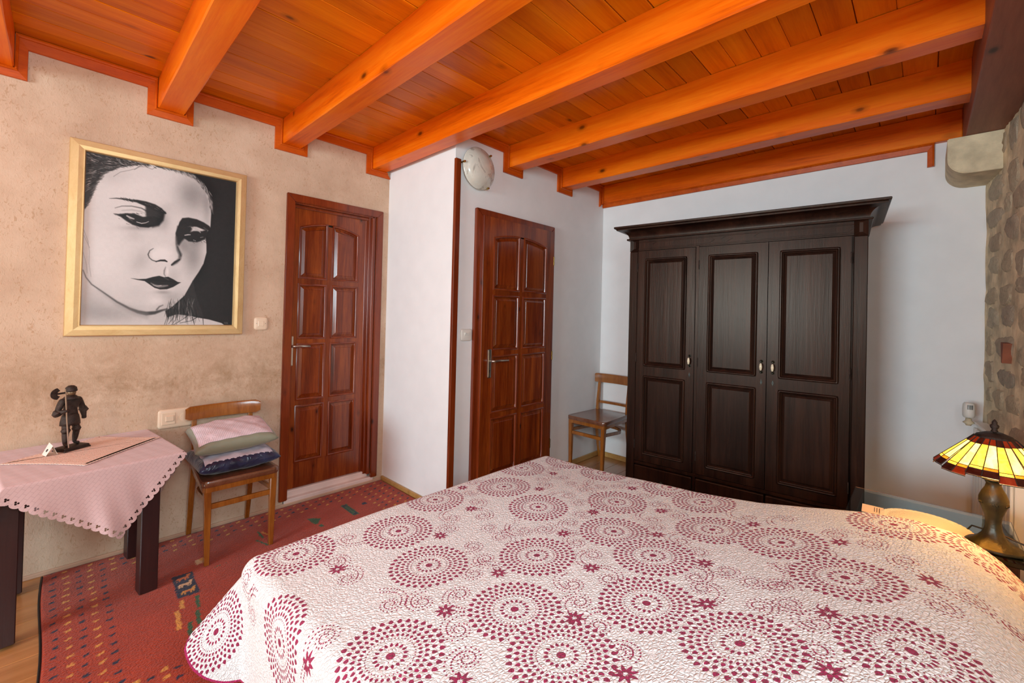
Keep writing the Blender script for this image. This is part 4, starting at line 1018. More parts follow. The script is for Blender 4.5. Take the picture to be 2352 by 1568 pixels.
def quilt():
    R = .055; xi0, xi1, yi = .475, 1.935, -1.515       # inner edges of the flat top (edges roll outward by R)
    hang_n, hang_f, hang_far = .375, .235, .30
    st = .0027
    fine = lambda a, b: np.linspace(a, b, int(round((b - a) / st)) + 1)
    us = np.concatenate([fine(xi0 - hang_n - R * .57, xi1 + .09), np.linspace(xi1 + .11, xi1 + hang_far, 12)])
    vs = np.concatenate([fine(-3.34, yi + .10), fine(yi + .103, yi + hang_f)])
    U, V = np.meshgrid(us, vs, indexing='ij')
    nu, nv = U.shape
    # round the material corner at the near foot end
    a = np.maximum(xi0 - U, 0); b = np.maximum(V - yi, 0)
    # --- print: signed distance to the petals, dots and curls
    sd = np.full((nu, nv), .05, np.float32)
    def window(cx, cy, r):
        i0, i1 = np.searchsorted(us, [cx - r, cx + r]); j0, j1 = np.searchsorted(vs, [cy - r, cy + r]); return slice(i0, i1), slice(j0, j1)
    def ring(X, Y, rad, n, w, l, ph, tear=.45):
        an = np.arctan2(Y, X) - ph; p = 2 * np.pi / n; k = (an + p / 2) % p - p / 2; rr = np.hypot(X, Y)
        q = rr * np.sin(k); t = np.clip((rr * np.cos(k) - rad) / l, -1, 1); over = np.maximum(np.abs(rr * np.cos(k) - rad) - l, 0)
        hw = w * np.sqrt(np.maximum(0, 1 - t * t)) * (1 - tear * t)
        return np.where(over > 0, np.hypot(q, over), np.abs(q) - hw * .9)
    r = np.random.RandomState(8)
    for (cx, cy) in MAND:
        s = window(cx, cy, .135); X, Y = U[s] - cx, V[s] - cy; ph = r.rand() * .3; S = 1.0
        d = np.hypot(X, Y) - .0105
        for rad, n, w, l, te in ((.0195, 14, .0019, .0019, 0), (.034, 17, .0040, .0062, .5), (.0545, 42, .0023, .0023, 0), (.0665, 34, .0040, .0052, .4), (.0815, 34, .0048, .0060, .45), (.0975, 34, .0056, .0066, .5), (.1150, 34, .0064, .0075, .55)):
            d = np.minimum(d, ring(X, Y, rad, n, w, l, ph + (rad * 90 % 1) * .2, te))
        inside = np.hypot(X, Y) < .127
        cur = sd[s]; sd[s] = np.where(inside, d, cur)
    used = list(MAND)
    def clear(x, y, m=.118): return all((x - p[0]) ** 2 + (y - p[1]) ** 2 > m * m for p in used)
    def dot(x, y, rad):
        s = window(x, y, rad + .006)
        sd[s] = np.minimum(sd[s], np.hypot(U[s] - x, V[s] - y) - rad)
    for (cx, cy) in STAR:
        s = window(cx, cy, .034); X, Y = U[s] - cx, V[s] - cy; ph = r.rand()
        d = np.minimum(ring(X, Y, .0175, 8, .0046, .0115, ph, .5), ring(X, Y, .0052, 8, .0012, .0012, ph, 0)); sd[s] = np.minimum(sd[s], d)
    for k, (cx, cy, rx, ry) in enumerate(CURL):
        dx, dy = rx - cx, ry - cy; D = math.hypot(dx, dy); th0 = math.atan2(dy, dx); hand = 1 if k % 2 else -1
        R0 = min(D, .036); pts = []
        T = 3.4 * PI; n = 90
        for i in range(n):
            t_ = i / (n - 1); th = th0 + hand * T * t_
            rad = (D - R0) * max(0, 1 - t_ * 5) ** 1.5 + R0 * (1 - t_) ** .8 + .002
            pts.append((cx + rad * math.cos(th), cy + rad * math.sin(th)))
        acc = 0; last = pts[0]; nxt = 0
        for i in range(1, n):
            p, q = pts[i - 1], pts[i]; sl = math.hypot(q[0] - p[0], q[1] - p[1]); acc += sl
            if acc >= nxt:
                t_ = i / n; w = .0058 * (1 - t_) + .0022; nx_, ny_ = -(q[1] - p[1]) / sl, (q[0] - p[0]) / sl
                rd = .0029 * (1 - .2 * t_)
                for sg in ((-1, 1) if t_ < .86 else (0,)):
                    x_, y_ = q[0] + sg * w * nx_, q[1] + sg * w * ny_
                    if clear(x_, y_): dot(x_, y_, rd)
                nxt = acc + .0075
    # --- drape
    z0 = np.interp(V, QH_Y, QH_Z)
    crown = .012 * np.sin(np.clip((U - xi0) / (xi1 - xi0), 0, 1) * np.pi)
    X3 = U.copy(); Y3 = V.copy(); Z3 = z0 + crown * .6
    # soft unevenness of the top
    Z3 += .004 * np.sin(U * 7 + V * 3) * np.sin(V * 6 - U * 2) * np.clip(1 - (a + b) / .05, 0, 1)
    def roll(d):
        arc = np.minimum(d, R * np.pi / 2); return R * np.sin(arc / R), R * (1 - np.cos(arc / R)), np.maximum(d - R * np.pi / 2, 0)
    far = np.maximum(U - xi1, 0); o, g, s_ = roll(far); X3 = np.where(far > 0, xi1 + o + .006 * np.sin(V * 14) * np.clip(s_ / .2, 0, 1), X3); Z3 = Z3 - g - s_
    rr_ = np.hypot(a, b); phi = np.degrees(np.arctan2(b, a))
    dr = np.where((a > 0) & (b > 0), rr_, np.maximum(a, b)); phi = np.where(rr_ > 0, phi, 0)
    o, g, s_ = roll(dr)
    cph, sph = np.cos(np.radians(phi)), np.sin(np.radians(phi))
    pr_ = 52.0
    tau = np.where(phi < pr_, phi * .92, pr_ * .92 * (90 - phi) / (90 - pr_)); tau = np.where((a > 0) & (b > 0), tau, 0)
    tau = np.minimum(tau, 40 + (tau - 40) * .5)
    az = np.where(phi < pr_, 10.0, 10.0 + 60 * (phi - pr_) / (90 - pr_)) ; az = np.radians(az)
    st_, ct_ = np.sin(np.radians(tau)), np.cos(np.radians(tau))
    baseX = np.where(U < xi0, xi0, U); baseY = np.where(V > yi, yi, V)
    hang = dr > 0
    # hanging waves along the near side
    wv = (.010 * np.sin(V * 9 + 1) + .006 * np.sin(V * 21)) * np.clip(s_ / .3, 0, 1) * (b == 0)
    X3 = np.where(hang, baseX - cph * o - st_ * s_ * np.cos(az) - wv * (a > 0), X3)
    Y3 = np.where(hang, baseY + sph * o + st_ * s_ * np.sin(az), Y3)
    Z3 = np.where(hang, Z3 - g - s_ * ct_, Z3)
    Z3 = np.maximum(Z3, .02)
    # quilting relief
    # rounded corner of the material: drop the faces outside
    RC = .26; ra, rb = hang_n + R * .57 - RC, hang_f - RC
    outc = (np.maximum(a - ra, 0) ** 2 + np.maximum(b - rb, 0) ** 2) > RC ** 2
    F = gridfaces(nu, nv); keep = ~outc.reshape(-1)[F].any(1); F = F[keep]
    used_v = np.zeros(nu * nv, bool); used_v[F.ravel()] = True; idx = np.cumsum(used_v) - 1
    P = np.stack([X3, Y3, Z3], -1).reshape(-1, 3)[used_v]; F = idx[F]
    # hem distance
    ed = np.minimum(U - us[0], vs[-1] - V); cd = RC - np.hypot(np.maximum(a - ra, 0), np.maximum(b - rb, 0)); ed = np.where((a > ra) & (b > rb), cd, ed)
    me = npmesh('quilt', P, F)
    for nme, arr in (('sd', sd), ('hem', ed)):
        at = me.attributes.new(nme, 'FLOAT', 'POINT'); at.data.foreach_set('value', arr.reshape(-1)[used_v].astype(np.float32))
    uv = me.uv_layers.new(name='uv'); li = np.empty(len(me.loops), np.int32); me.loops.foreach_get('vertex_index', li)
    uv.data.foreach_set('uv', np.stack([U, V], -1).reshape(-1, 2)[used_v][li].astype(np.float32).ravel())
    # material
    m, nt, b_ = newmat('quilt_cotton')
    A = nt.nodes.new('ShaderNodeAttribute'); A.attribute_name = 'sd'; H = nt.nodes.new('ShaderNodeAttribute'); H.attribute_name = 'hem'
    f = math_(nt, 'SUBTRACT', 1.0, nt.nodes.new('ShaderNodeMapRange').outputs[0])
    mr = [n_ for n_ in nt.nodes if n_.type == 'MAP_RANGE'][0]; mr.inputs['From Min'].default_value = -.0004; mr.inputs['From Max'].default_value = .0005; L(nt, A.outputs['Fac'], mr.inputs['Value'])
    v = coords(nt, 'UV')
    n1 = N(nt, 'ShaderNodeTexNoise', Scale=60.0, Detail=2.0); L(nt, v, n1.inputs['Vector'])
    red = mixc(nt, n1.outputs[0], sval((146, 18, 66)), sval((164, 26, 80)))
    col = mixc(nt, f, sval((244, 242, 240)), red)
    hem = math_(nt, 'LESS_THAN', H.outputs['Fac'], .008)
    col = mixc(nt, hem, col, sval((178, 24, 92)))
    L(nt, col, b_.inputs['Base Color']); b_.inputs['Roughness'].default_value = .85; b_.inputs['Sheen Weight'].default_value = .1
    # vermicelli quilting: warped cells pressed between stitches
    mp = nt.nodes.new('ShaderNodeMapping'); mp.inputs['Scale'].default_value = (1.0, 1.25, 1); mp.inputs['Rotation'].default_value = (0, 0, .5); L(nt, v, mp.inputs[0])
    nz = N(nt, 'ShaderNodeTexNoise', Scale=38.0, Detail=2.0); L(nt, mp.outputs[0], nz.inputs['Vector'])
    vm = nt.nodes.new('ShaderNodeVectorMath'); vm.operation = 'MULTIPLY_ADD'; L(nt, nz.outputs['Color'], vm.inputs[0]); vm.inputs[1].default_value = (.016, .016, 0); L(nt, mp.outputs[0], vm.inputs[2])
    vo = N(nt, 'ShaderNodeTexVoronoi', Scale=96.0, Randomness=.9); vo.feature = 'DISTANCE_TO_EDGE'; L(nt, vm.outputs[0], vo.inputs['Vector'])
    hgt = ramp(nt, vo.outputs['Distance'], [(0, (0, 0, 0, 1)), (.12, (.5, .5, .5, 1)), (.4, (1, 1, 1, 1))])
    bump(nt, b_, hgt.outputs[0], .9, .0034)
    o = link('quilt', me, m, None, True)
    return o
q = tag(quilt(), 'white quilted bedspread printed with crimson petal rosettes, curls and stars', 'bedspread')

# ================================================================== BEDSIDE TABLE AND WHAT STANDS ON IT
t = tag(empty('bedside_table', (2.2, -3.09, 0)), 'dark bedside table with a clear glass sheet on its top, under the lamp', 'table')
bm = bmesh.new(); bx(bm, -.15, .165, -.19, .20, 0.06, .570, .004); obj('cabinet', bm, M['darktable'], t)
bm = bmesh.new(); bx(bm, -.165, .176, -.20, .212, .571, .592, .004); obj('table_top', bm, plain('dark_gloss_top', (40, 36, 28), .2, var=.1, spec=.2), t)
for x_ in (-.13, .12):
    for y_ in (-.17, .15):
        bm = bmesh.new(); bx(bm, x_, x_ + .03, y_, y_ + .03, 0, .06, .003); obj('foot', bm, M['darktable'], t)
g, nt, b_ = newmat('clear_glass'); b_.inputs['Transmission Weight'].default_value = 1.0; b_.inputs['Roughness'].default_value = .02; b_.inputs['Base Color'].default_value = (.82, .93, .88, 1); b_.inputs['IOR'].default_value = 1.5
bm = bmesh.new(); bx(bm, -.185, .205, -.205, .240, .593, .601, .001); obj('glass_sheet', bm, g, t)
GZ = .602
# round doily
bm = bmesh.new(); n = 120
prof = [(.118, 0), (.120, .003), (.104, .0038), (.100, .0028), (.098, .0036), (.03, .0036)]
lathe(bm, prof, (2.135, -3.068, GZ), n, fn=lambda a, z: 1 + .028 * abs(math.sin(a * 24)))
M['crochet2'] = plain('white_crochet', (226, 222, 214), .9, bscale=300, bst=.8)
tag(obj('round_doily', bm, M['crochet2'], angle=60), 'round white crochet doily with frilled rim on the glass of the bedside table', 'doily')
# card
t = tag(empty('note_card', (2.150, -2.925, GZ), .05), 'small white printed card lying on the bedside table by the wardrobe', 'card')
bm = bmesh.new(); bx(bm, -.045, .045, -.032, .032, 0, .0012); obj('sheet', bm, plain('card_white', (226, 206, 192), .7), t)
bm = bmesh.new()
for k in range(3): bx(bm, -.02, .03, -.006 + k * -.007, -.004 + k * -.007, .0013, .0016)
obj('print', bm, M['ink'], t)

# table lamp
LX, LY = 2.084, -3.226
t = tag(empty('table_lamp', (LX, LY, GZ)), 'lit table lamp with pleated yellow stained glass shade and bronze vase foot', 'lamp')
bm = bmesh.new()
wob = lambda a, z: 1 + .05 * math.sin(3 * a + 1) * (z < .02) + .018 * math.sin(8 * a) * (z < .09) + .04 * math.sin(5 * a) * (z > .20)
lathe(bm, [(.066, 0), (.070, .004), (.064, .010), (.050, .018), (.036, .028), (.026, .042), (.0205, .058), (.018, .078), (.020, .100), (.027, .122), (.034, .142), (.034, .156), (.028, .174), (.020, .190), (.017, .202), (.020, .210), (.032, .217), (.036, .219), (.030, .222), (.012, .223)], (0, 0, 0), 40, fn=wob)
obj('foot', bm, M['bronze'], t, smooth=True)
bm = bmesh.new(); 
for k in range(6):
    a = k * PI / 3; tube(bm, [(.034 * math.cos(a + s_ * .05), .034 * math.sin(a + s_ * .05), .142 + .004 * math.sin(s_ * 2)) for s_ in range(-5, 6)], .0012, 5)
obj('leaf_relief', bm, M['bronze'], t, smooth=True)
bm = bmesh.new(); lathe(bm, [(.004, .222), (.004, .37)], (0, 0, 0), 10); obj('rod', bm, M['bronze'], t)
bm = bmesh.new(); lathe(bm, [(.003, .366), (.009, .370), (.006, .376), (.010, .382), (.011, .388), (.006, .394), (.007, .398), (.004, .404), (.001, .408)], (0, 0, 0), 14); obj('finial', bm, M['iron'], t, smooth=True)
bm = bmesh.new(); lathe(bm, [(.006, .366), (.020, .366), (.040, .357), (.046, .350), (.044, .348), (.02, .360)], (0, 0, 0), 40, fn=lambda a, z: 1 + .01 * math.sin(20 * a)); obj('cap', bm, M['iron'], t, smooth=True)
def glassm(name, c, em, rough=.25):
    m, nt, b = newmat(name); v = coords(nt, 'Object', 1.0)
    n = N(nt, 'ShaderNodeTexNoise', Scale=28.0, Detail=3.0, Distortion=1.5); L(nt, v, n.inputs['Vector'])
    r = ramp(nt, n.outputs[0], [(.35, sval([x * .82 if i else x for i, x in enumerate(c)])), (.65, sval([min(255, x * 1.08 + 8) for x in c]))])
    L(nt, r.outputs[0], b.inputs['Base Color']); b.inputs['Roughness'].default_value = rough
    L(nt, r.outputs[0], b.inputs['Emission Color']); b.inputs['Emission Strength'].default_value = em
    b.inputs['Transmission Weight'].default_value = 0
    return m
GY = glassm('amber_glass', (255, 208, 88), 3.2); GC = glassm('honey_glass', (255, 188, 50), 2.2); GR = glassm('red_glass', (130, 40, 12), .22); GO = glassm('orange_glass', (240, 120, 20), 1.2); GD = glassm('brown_glass', (56, 20, 12), .05)
# pleated shade: 24 tall panes in stepped pairs, rim bands below
sh = empty('shade'); sh.parent = t
NP = 24; zt_, zr_ = .350, .252; rt, rb = .046, .136
came = bmesh.new()
for k in range(NP):
    a0, a1 = 2 * PI * k / NP, 2 * PI * (k + 1) / NP
    sag = (-.006, .003)[(k // 2) % 2]
    def P(a, f, dz=0.0, dr=0.0): return Vector(((rt + (rb - rt) * f + dr) * math.cos(a), (rt + (rb - rt) * f + dr) * math.sin(a), zt_ + (zr_ - zt_) * f + dz + (sag * f)))
    pleat = .004 if k % 2 else -.001
    def pane(f0, f1, mat, nme):
        bm = bmesh.new(); am = (a0 + a1) / 2; g = .0025
        pts = [P(a0, f0), P(a1, f0), P(a1, f1), P(a0, f1)]
        if f0 > .9: pts = [P(a0, f0), P(a1, f0), P(a1, f1, -.004), P(a0, f1, -.004)]
        v1 = [bm.verts.new(p) for p in pts]; v2 = [bm.verts.new(p * 1.0 - Vector((0, 0, .002))) for p in pts]
        bm.faces.new(v1); bm.faces.new(v2[::-1])
        for i in range(4): bm.faces.new((v1[i], v1[(i + 1) % 4], v2[(i + 1) % 4], v2[i]))
        obj(nme, bm, mat, sh)
    pane(.0, .17, GR if k % 3 else GD, 'pane'); pane(.17, .80, GY if k % 2 else GC, 'pane'); pane(.80, .88, GO if k % 2 else GC, 'pane'); pane(.88, 1.04, GD if k % 3 else GR, 'pane')
    for f in ((0, 1.04),): tube(came, [P(a0, 0) + Vector((0, 0, .0008)), P(a0, 1.04) + Vector((0, 0, .0008))], .0014, 5)
    tube(came, [P(a1, 0) + Vector((0, 0, .0008)), P(a1, 1.04) + Vector((0, 0, .0008))], .0012, 5)
    for f in (.17, .80, .88): tube(came, [P(a0, f), P(a1, f)], .0013, 5)
    tube(came, [P(a0, 1.04, -.004), P(a1, 1.04, -.004)], .0015, 5)
obj('lead_came', came, M['iron'], sh)
# lamp cord
bm = bmesh.new(); tube(bm, [(2.19, -3.175, GZ + .003), (2.19, -3.185, GZ + .02), (2.16, -3.25, GZ + .022), (2.14, -3.30, GZ + .012), (2.15, -3.335, GZ - .02), (2.2, -3.36, GZ - .10)], .0028, 8)
tag(obj('lamp_cord', bm, M['black'], smooth=True), 'black cord of the table lamp running back to the stone wall', 'cord')

# ================================================================== RADIATOR
t = tag(empty('radiator', (3.45, -3.255, 0), math.atan(.10) + PI), 'white ribbed radiator low against the stone wall behind the lamp', 'radiator')
# local: x runs back towards the bed (0..0.70), y into the wall (0..0.05)
n = 12; w = .70 / n
for k in range(n):
    bm = bmesh.new(); bx(bm, k * w + .003, (k + 1) * w - .003, 0, .012, .12, .76, .005, 2); obj('rib', bm, M['radiator'], t)
bm = bmesh.new(); bx(bm, 0, .70, .013, .05, .10, .775, .006, 2); obj('body', bm, M['radiator'], t)
bm = bmesh.new(); bx(bm, .0, .70, .002, .056, .776, .790, .004); obj('top_grille', bm, M['radiator'], t)
v_ = tag(empty('thermostat_valve', (3.40, -3.236, .792)), 'white thermostatic radiator valve above the lamp shade', 'valve')
bm = bmesh.new(); lathe(bm, [(.010, -.020), (.014, -.012), (.024, -.004), (.013, .006), (.012, .018)], (0, 0, 0), 16); obj('collar', bm, M['corbel'], v_, smooth=True)
bm = bmesh.new(); lathe(bm, [(.017, .022), (.022, .026), (.0245, .036), (.025, .070), (.023, .094), (.018, .102), (.001, .103)], (0, 0, 0), 24, fn=lambda a, z: 1 + .02 * math.sin(a * 12) * (z > .06)); obj('head', bm, M['plastic'], v_, smooth=True)
bm = bmesh.new()
for k in range(6):
    a = math.radians(168 + k * 9); bx(bm, -.0008, .0008, -.001, .001, .068, .092, 0, 1, Matrix.Translation((.0252 * math.cos(a), .0252 * math.sin(a), 0)))
obj('slots', bm, M['ink'], v_)

# ================================================================== PORTRAIT
def portrait():
    X0, X1, Z0, Z1, yv = .0800, .7305, 1.2065, 2.0720, -.0215
    H = np.array([0.0007307311, 2.645447e-05, -0.1612076, 0.0, -0.0007767811, 1.08594, -0.0001515138, -1.21652e-05, 1.0]).reshape(3, 3)
    Hi = np.linalg.inv(H)
    nx, nz = 380, 460
    S, T = np.meshgrid(np.linspace(0, 1, nx), np.linspace(0, 1, nz), indexing='ij')
    q = Hi @ np.stack([S.ravel(), T.ravel(), np.ones(S.size)]); X = (q[0] / q[2]).reshape(nx, nz); Y = (q[1] / q[2]).reshape(nx, nz)   # sketch coordinates, 0..1568
    A = np.full((nx, nz), .13)
    rn = np.random.RandomState(12)
    def smooth(t): t = np.clip(t, 0, 1); return t * t * (3 - 2 * t)
    def polysd(poly):
        d = np.full(X.shape, 1e9); ins = np.zeros(X.shape, bool)
        for (x1, y1), (x2, y2) in zip(poly, poly[1:] + poly[:1]):
            ex, ey = x2 - x1, y2 - y1; t = np.clip(((X - x1) * ex + (Y - y1) * ey) / (ex * ex + ey * ey + 1e-9), 0, 1)
            d = np.minimum(d, np.hypot(X - x1 - t * ex, Y - y1 - t * ey))
            c = ((y1 > Y) != (y2 > Y)); xi = (x2 - x1) * (Y - y1) / ((y2 - y1) if y2 != y1 else 1e-9) + x1; ins ^= c & (X < xi)
        return np.where(ins, -d, d)
    def fill(poly, val, soft=3.0, op=1.0):
        nonlocal A
        w = smooth(.5 - polysd(poly) / (2 * soft)) * op; A = A * (1 - w) + val * w
    def gauss(cx, cy, rx, ry, dv, rot=0):
        nonlocal A
        c, s = math.cos(rot), math.sin(rot); u = ((X - cx) * c + (Y - cy) * s) / rx; v = (-(X - cx) * s + (Y - cy) * c) / ry
        A = A + dv * np.exp(-(u * u + v * v))
    def stroke(pts, val, soft=2.0, op=1.0):
        nonlocal A
        xs = [p[0] for p in pts]; ysx = [p[1] for p in pts]; pad = max(p[2] for p in pts) + soft * 2 + 4
        m = (X > min(xs) - pad) & (X < max(xs) + pad) & (Y > min(ysx) - pad) & (Y < max(ysx) + pad)
        if not m.any(): return
        x, y = X[m], Y[m]; best = np.full(x.shape, 1e9)
        for (x1, y1, w1), (x2, y2, w2) in zip(pts, pts[1:]):
            ex, ey = x2 - x1, y2 - y1; t = np.clip(((x - x1) * ex + (y - y1) * ey) / (ex * ex + ey * ey + 1e-9), 0, 1)
            best = np.minimum(best, np.hypot(x - x1 - t * ex, y - y1 - t * ey) - (w1 + (w2 - w1) * t) / 2)
        w = smooth(.5 - best / (2 * soft)) * op; A[m] = A[m] * (1 - w) + val * w
    skin = .80
    head = [(150, 130), (640, 235), (800, 262), (900, 290), (1000, 330), (1060, 390), (1095, 450), (1110, 520), (1115, 600), (1108, 700), (1085, 730), (1070, 760), (1078, 820), (1078, 880), (1055, 960), (1020, 1020), (985, 1070), (950, 1130), (915, 1190), (870, 1230), (820, 1275), (780, 1300), (790, 1410), (140, 1410)]
    fill(head, skin, 4)
    fill([(760, 1410), (790, 1330), (860, 1310), (1000, 1345), (1090, 1360), (1180, 1385), (1215, 1410)], .76, 3)
    gauss(1000, 470, 110, 120, -.20); gauss(930, 430, 90, 100, -.06); gauss(1085, 560, 30, 140, -.12); gauss(620, 420, 260, 120, .03); gauss(400, 330, 120, 60, -.05)
    gauss(980, 900, 70, 130, -.22); gauss(905, 820, 40, 60, -.18); gauss(1010, 800, 60, 40, -.12); gauss(830, 1230, 120, 50, -.10, -.6); gauss(720, 1230, 60, 25, .05)
    gauss(250, 1250, 140, 130, -.10); gauss(210, 1000, 40, 220, -.06); gauss(420, 1320, 260, 70, -.13); gauss(600, 940, 60, 90, -.08, .6); gauss(330, 900, 160, 200, .03); gauss(560, 760, 60, 40, -.05)
    gauss(800, 560, 60, 40, -.04); gauss(735, 880, 60, 50, .05); gauss(840, 1060, 40, 60, -.07); gauss(560, 1170, 120, 60, -.03)
    # neck shadow and jaw
    fill([(560, 1300), (640, 1322), (720, 1312), (790, 1285), (800, 1410), (700, 1410)], .70, 22, .5)
    stroke([(190, 1010, 4), (210, 1060, 4), (250, 1110, 5), (330, 1165, 8), (430, 1235, 12), (520, 1283, 16), (580, 1306, 22), (640, 1318, 26), (700, 1312, 22), (750, 1296, 14), (790, 1285, 8)], .16, 7, .85)
    stroke([(300, 1150, 4), (430, 1250, 30), (560, 1310, 44), (640, 1330, 40)], .55, 20, .45)
    stroke([(715, 1290, 10), (735, 1268, 8), (760, 1258, 4)], .25, 6, .8)
    # hair, swept back from the brow on the left
    hair = [(195, 130), (640, 238), (560, 250), (450, 262), (380, 285), (320, 330), (285, 390), (262, 450), (235, 510), (205, 560), (190, 590)]
    fill(hair, .22, 12)
    for k in range(420):
        t = rn.rand(); t2 = rn.rand()
        bx0 = 205 + 430 * t ** 1.4; by0 = 150 + 90 * t ** 1.4 + t2 * (330 * (1 - t) ** 1.5)
        if bx0 > 300 and by0 > 265 + 60 * (1 - t): continue
        ang = math.radians(18 + 35 * (t2 * (1 - t)) * -1.8 + rn.uniform(-10, 10)); l = rn.uniform(18, 60)
        val = rn.choice([.10, .14, .2, .35, .55, .7], p=[.25, .22, .18, .15, .12, .08])
        stroke([(bx0, by0, 1.5), (bx0 + l * .5 * math.cos(ang), by0 + l * .5 * math.sin(ang), rn.uniform(3, 7)), (bx0 + l * math.cos(ang + .15), by0 + l * math.sin(ang + .15), 1)], val, 2, .85)
    for k in range(110):      # fringe running into the skin
        t = rn.rand(); px = [640, 450, 340, 285, 250, 212]; py = [240, 262, 318, 392, 480, 560]
        f = t * 5; i = int(min(f, 4)); f -= i; x = px[i] + (px[i + 1] - px[i]) * f; y = py[i] + (py[i + 1] - py[i]) * f
        a = math.radians(8 - 55 * t + rn.uniform(-14, 14)); l = rn.uniform(20, 55)
        stroke([(x - l * .6 * math.cos(a), y - l * .6 * math.sin(a), 5), (x + l * .5 * math.cos(a), y + l * .5 * math.sin(a), 1)], rn.choice([.15, .25, .4]), 2.5, .7)
    # hair over the far temple
    fill([(640, 232), (800, 262), (900, 288), (1000, 325), (1065, 380), (1105, 450), (1128, 520), (1128, 600), (1112, 560), (1098, 480), (1060, 410), (1000, 350), (900, 300), (760, 268)], .42, 8)
    for k in range(170):
        t = rn.rand(); px = [700, 850, 960, 1040, 1095, 1118]; py = [250, 278, 312, 370, 450, 540]; f = t * 5; i = int(min(f, 4)); f -= i
        x = px[i] + (px[i + 1] - px[i]) * f + rn.uniform(-14, 14); y = py[i] + (py[i + 1] - py[i]) * f + rn.uniform(-10, 10)
        a = math.radians(20 + 60 * t + rn.uniform(-12, 12)); l = rn.uniform(14, 44)
        stroke([(x, y, 1.5), (x + l * .5 * math.cos(a), y + l * .5 * math.sin(a), rn.uniform(2.5, 6)), (x + l * math.cos(a), y + l * math.sin(a), 1)], rn.choice([.14, .2, .5, .72]), 2, .8)
    for pts in ([(410, 335), (460, 302), (520, 290), (570, 276), (600, 255)], [(590, 262), (640, 262), (690, 280), (720, 262)], [(560, 285), (620, 250), (660, 240)]):
        stroke([(p[0], p[1], 2.5) for p in pts], .3, 2, .8)
    for pts in ([(195, 720), (225, 800), (236, 880), (232, 960), (246, 1055)], [(190, 880), (212, 960), (220, 1030)], [(196, 760), (228, 830), (238, 850)]):
        stroke([(p[0], p[1], 3) for p in pts], .5, 2.5, .7)
    # hair at the nape
    fill([(978, 1080), (990, 1150), (1010, 1220), (1040, 1300), (1050, 1340), (960, 1335), (860, 1322), (790, 1345), (775, 1298), (850, 1262), (915, 1195), (950, 1135)], .17, 5)
    for k in range(90):
        x = rn.uniform(800, 1000); y = rn.uniform(1180, 1300) + max(0, (930 - x)) * .15; l = rn.uniform(40, 130); a = math.radians(rn.uniform(75, 110))
        stroke([(x, y, 1), (x + l * .5 * math.cos(a), y + l * .5 * math.sin(a), rn.uniform(2, 5)), (x + l * math.cos(a) + rn.uniform(-10, 10), y + l * math.sin(a), 1)], rn.choice([.08, .12, .34, .6], p=[.35, .25, .25, .15]), 2, .8)
    for pts in ([(800, 1290), (790, 1340), (770, 1395)], [(860, 1310), (850, 1360), (820, 1400)], [(940, 1330), (900, 1360), (830, 1400)], [(1010, 1340), (960, 1370), (880, 1385)], [(1045, 1330), (1050, 1400)], [(970, 1345), (985, 1395)], [(830, 1300), (840, 1340), (800, 1390)]):
        stroke([(pts[0][0], pts[0][1], 7)] + [(p[0], p[1], 3) for p in pts[1:]], .16, 2.5, .9)
    # near brow and eye
    stroke([(380, 494, 2), (430, 492, 7), (480, 497, 10), (540, 507, 14)], .25, 3)
    stroke([(520, 503, 8), (580, 512, 20), (640, 530, 34), (700, 555, 46), (745, 578, 40), (785, 598, 10)], .13, 5)
    for k in range(70):
        t = rn.rand(); x = 450 + 330 * t; y = 492 + 95 * t ** 1.5 + rn.uniform(-12, 8); a = math.radians(20 + 20 * rn.rand()); l = rn.uniform(14, 32)
        stroke([(x, y, 3), (x + l * math.cos(a), y + l * math.sin(a), 1)], rn.choice([.1, .15, .5], p=[.5, .35, .15]), 1.5, .8)
    stroke([(420, 562, 3), (470, 548, 5), (540, 548, 6), (610, 562, 8), (660, 590, 12)], .34, 4, .9)
    fill([(640, 540), (720, 575), (782, 590), (768, 650), (735, 690), (690, 700), (650, 660), (640, 600)], .14, 12, .95)
    fill([(410, 603), (450, 606), (500, 600), (560, 602), (620, 625), (700, 620), (745, 640), (740, 680), (700, 690), (660, 702), (600, 698), (545, 682), (500, 655), (460, 625)], .12, 6)
    gauss(600, 705, 120, 18, -.16); gauss(770, 650, 40, 60, -.15)
    stroke([(470, 580, 8), (540, 575, 14), (600, 585, 12), (640, 600, 6)], .68, 5, .8)
    stroke([(505, 618, 10), (530, 632, 14), (556, 640, 8)], .72, 3, .9); stroke([(520, 640, 6), (545, 655, 4)], .4, 3, .7)
    stroke([(575, 662, 4), (610, 672, 5), (640, 668, 4), (662, 658, 3)], .85, 2, .95)
    for k in range(34):
        t = rn.rand(); x = 410 + 330 * t; y = 606 + 40 * math.sin(t * PI) * (1 if k % 2 else -.2) + (50 * math.sin(PI * t) if k % 3 == 0 else 0); a = math.radians(rn.uniform(10, 50)); l = rn.uniform(10, 26)
        stroke([(x, y, 3), (x + l * math.cos(a), y + l * math.sin(a), 1)], rn.choice([.1, .18]), 2, .7)
    # far brow and eye
    fill([(885, 660), (905, 632), (950, 628), (1010, 640), (1060, 662), (1100, 688), (1112, 705), (1098, 722), (1060, 715), (1010, 695), (960, 690), (915, 705), (890, 740), (862, 800), (856, 740)], .12, 5)
    fill([(870, 690), (930, 690), (985, 690), (960, 740), (925, 775), (900, 800), (880, 830), (862, 820), (858, 750)], .13, 10)
    fill([(905, 770), (930, 745), (985, 725), (1050, 725), (1088, 712), (1085, 745), (1068, 785), (1010, 806), (950, 800)], .12, 6)
    stroke([(972, 700, 8), (1000, 708, 16), (1025, 722, 14), (1035, 735, 6)], .70, 5, .9)
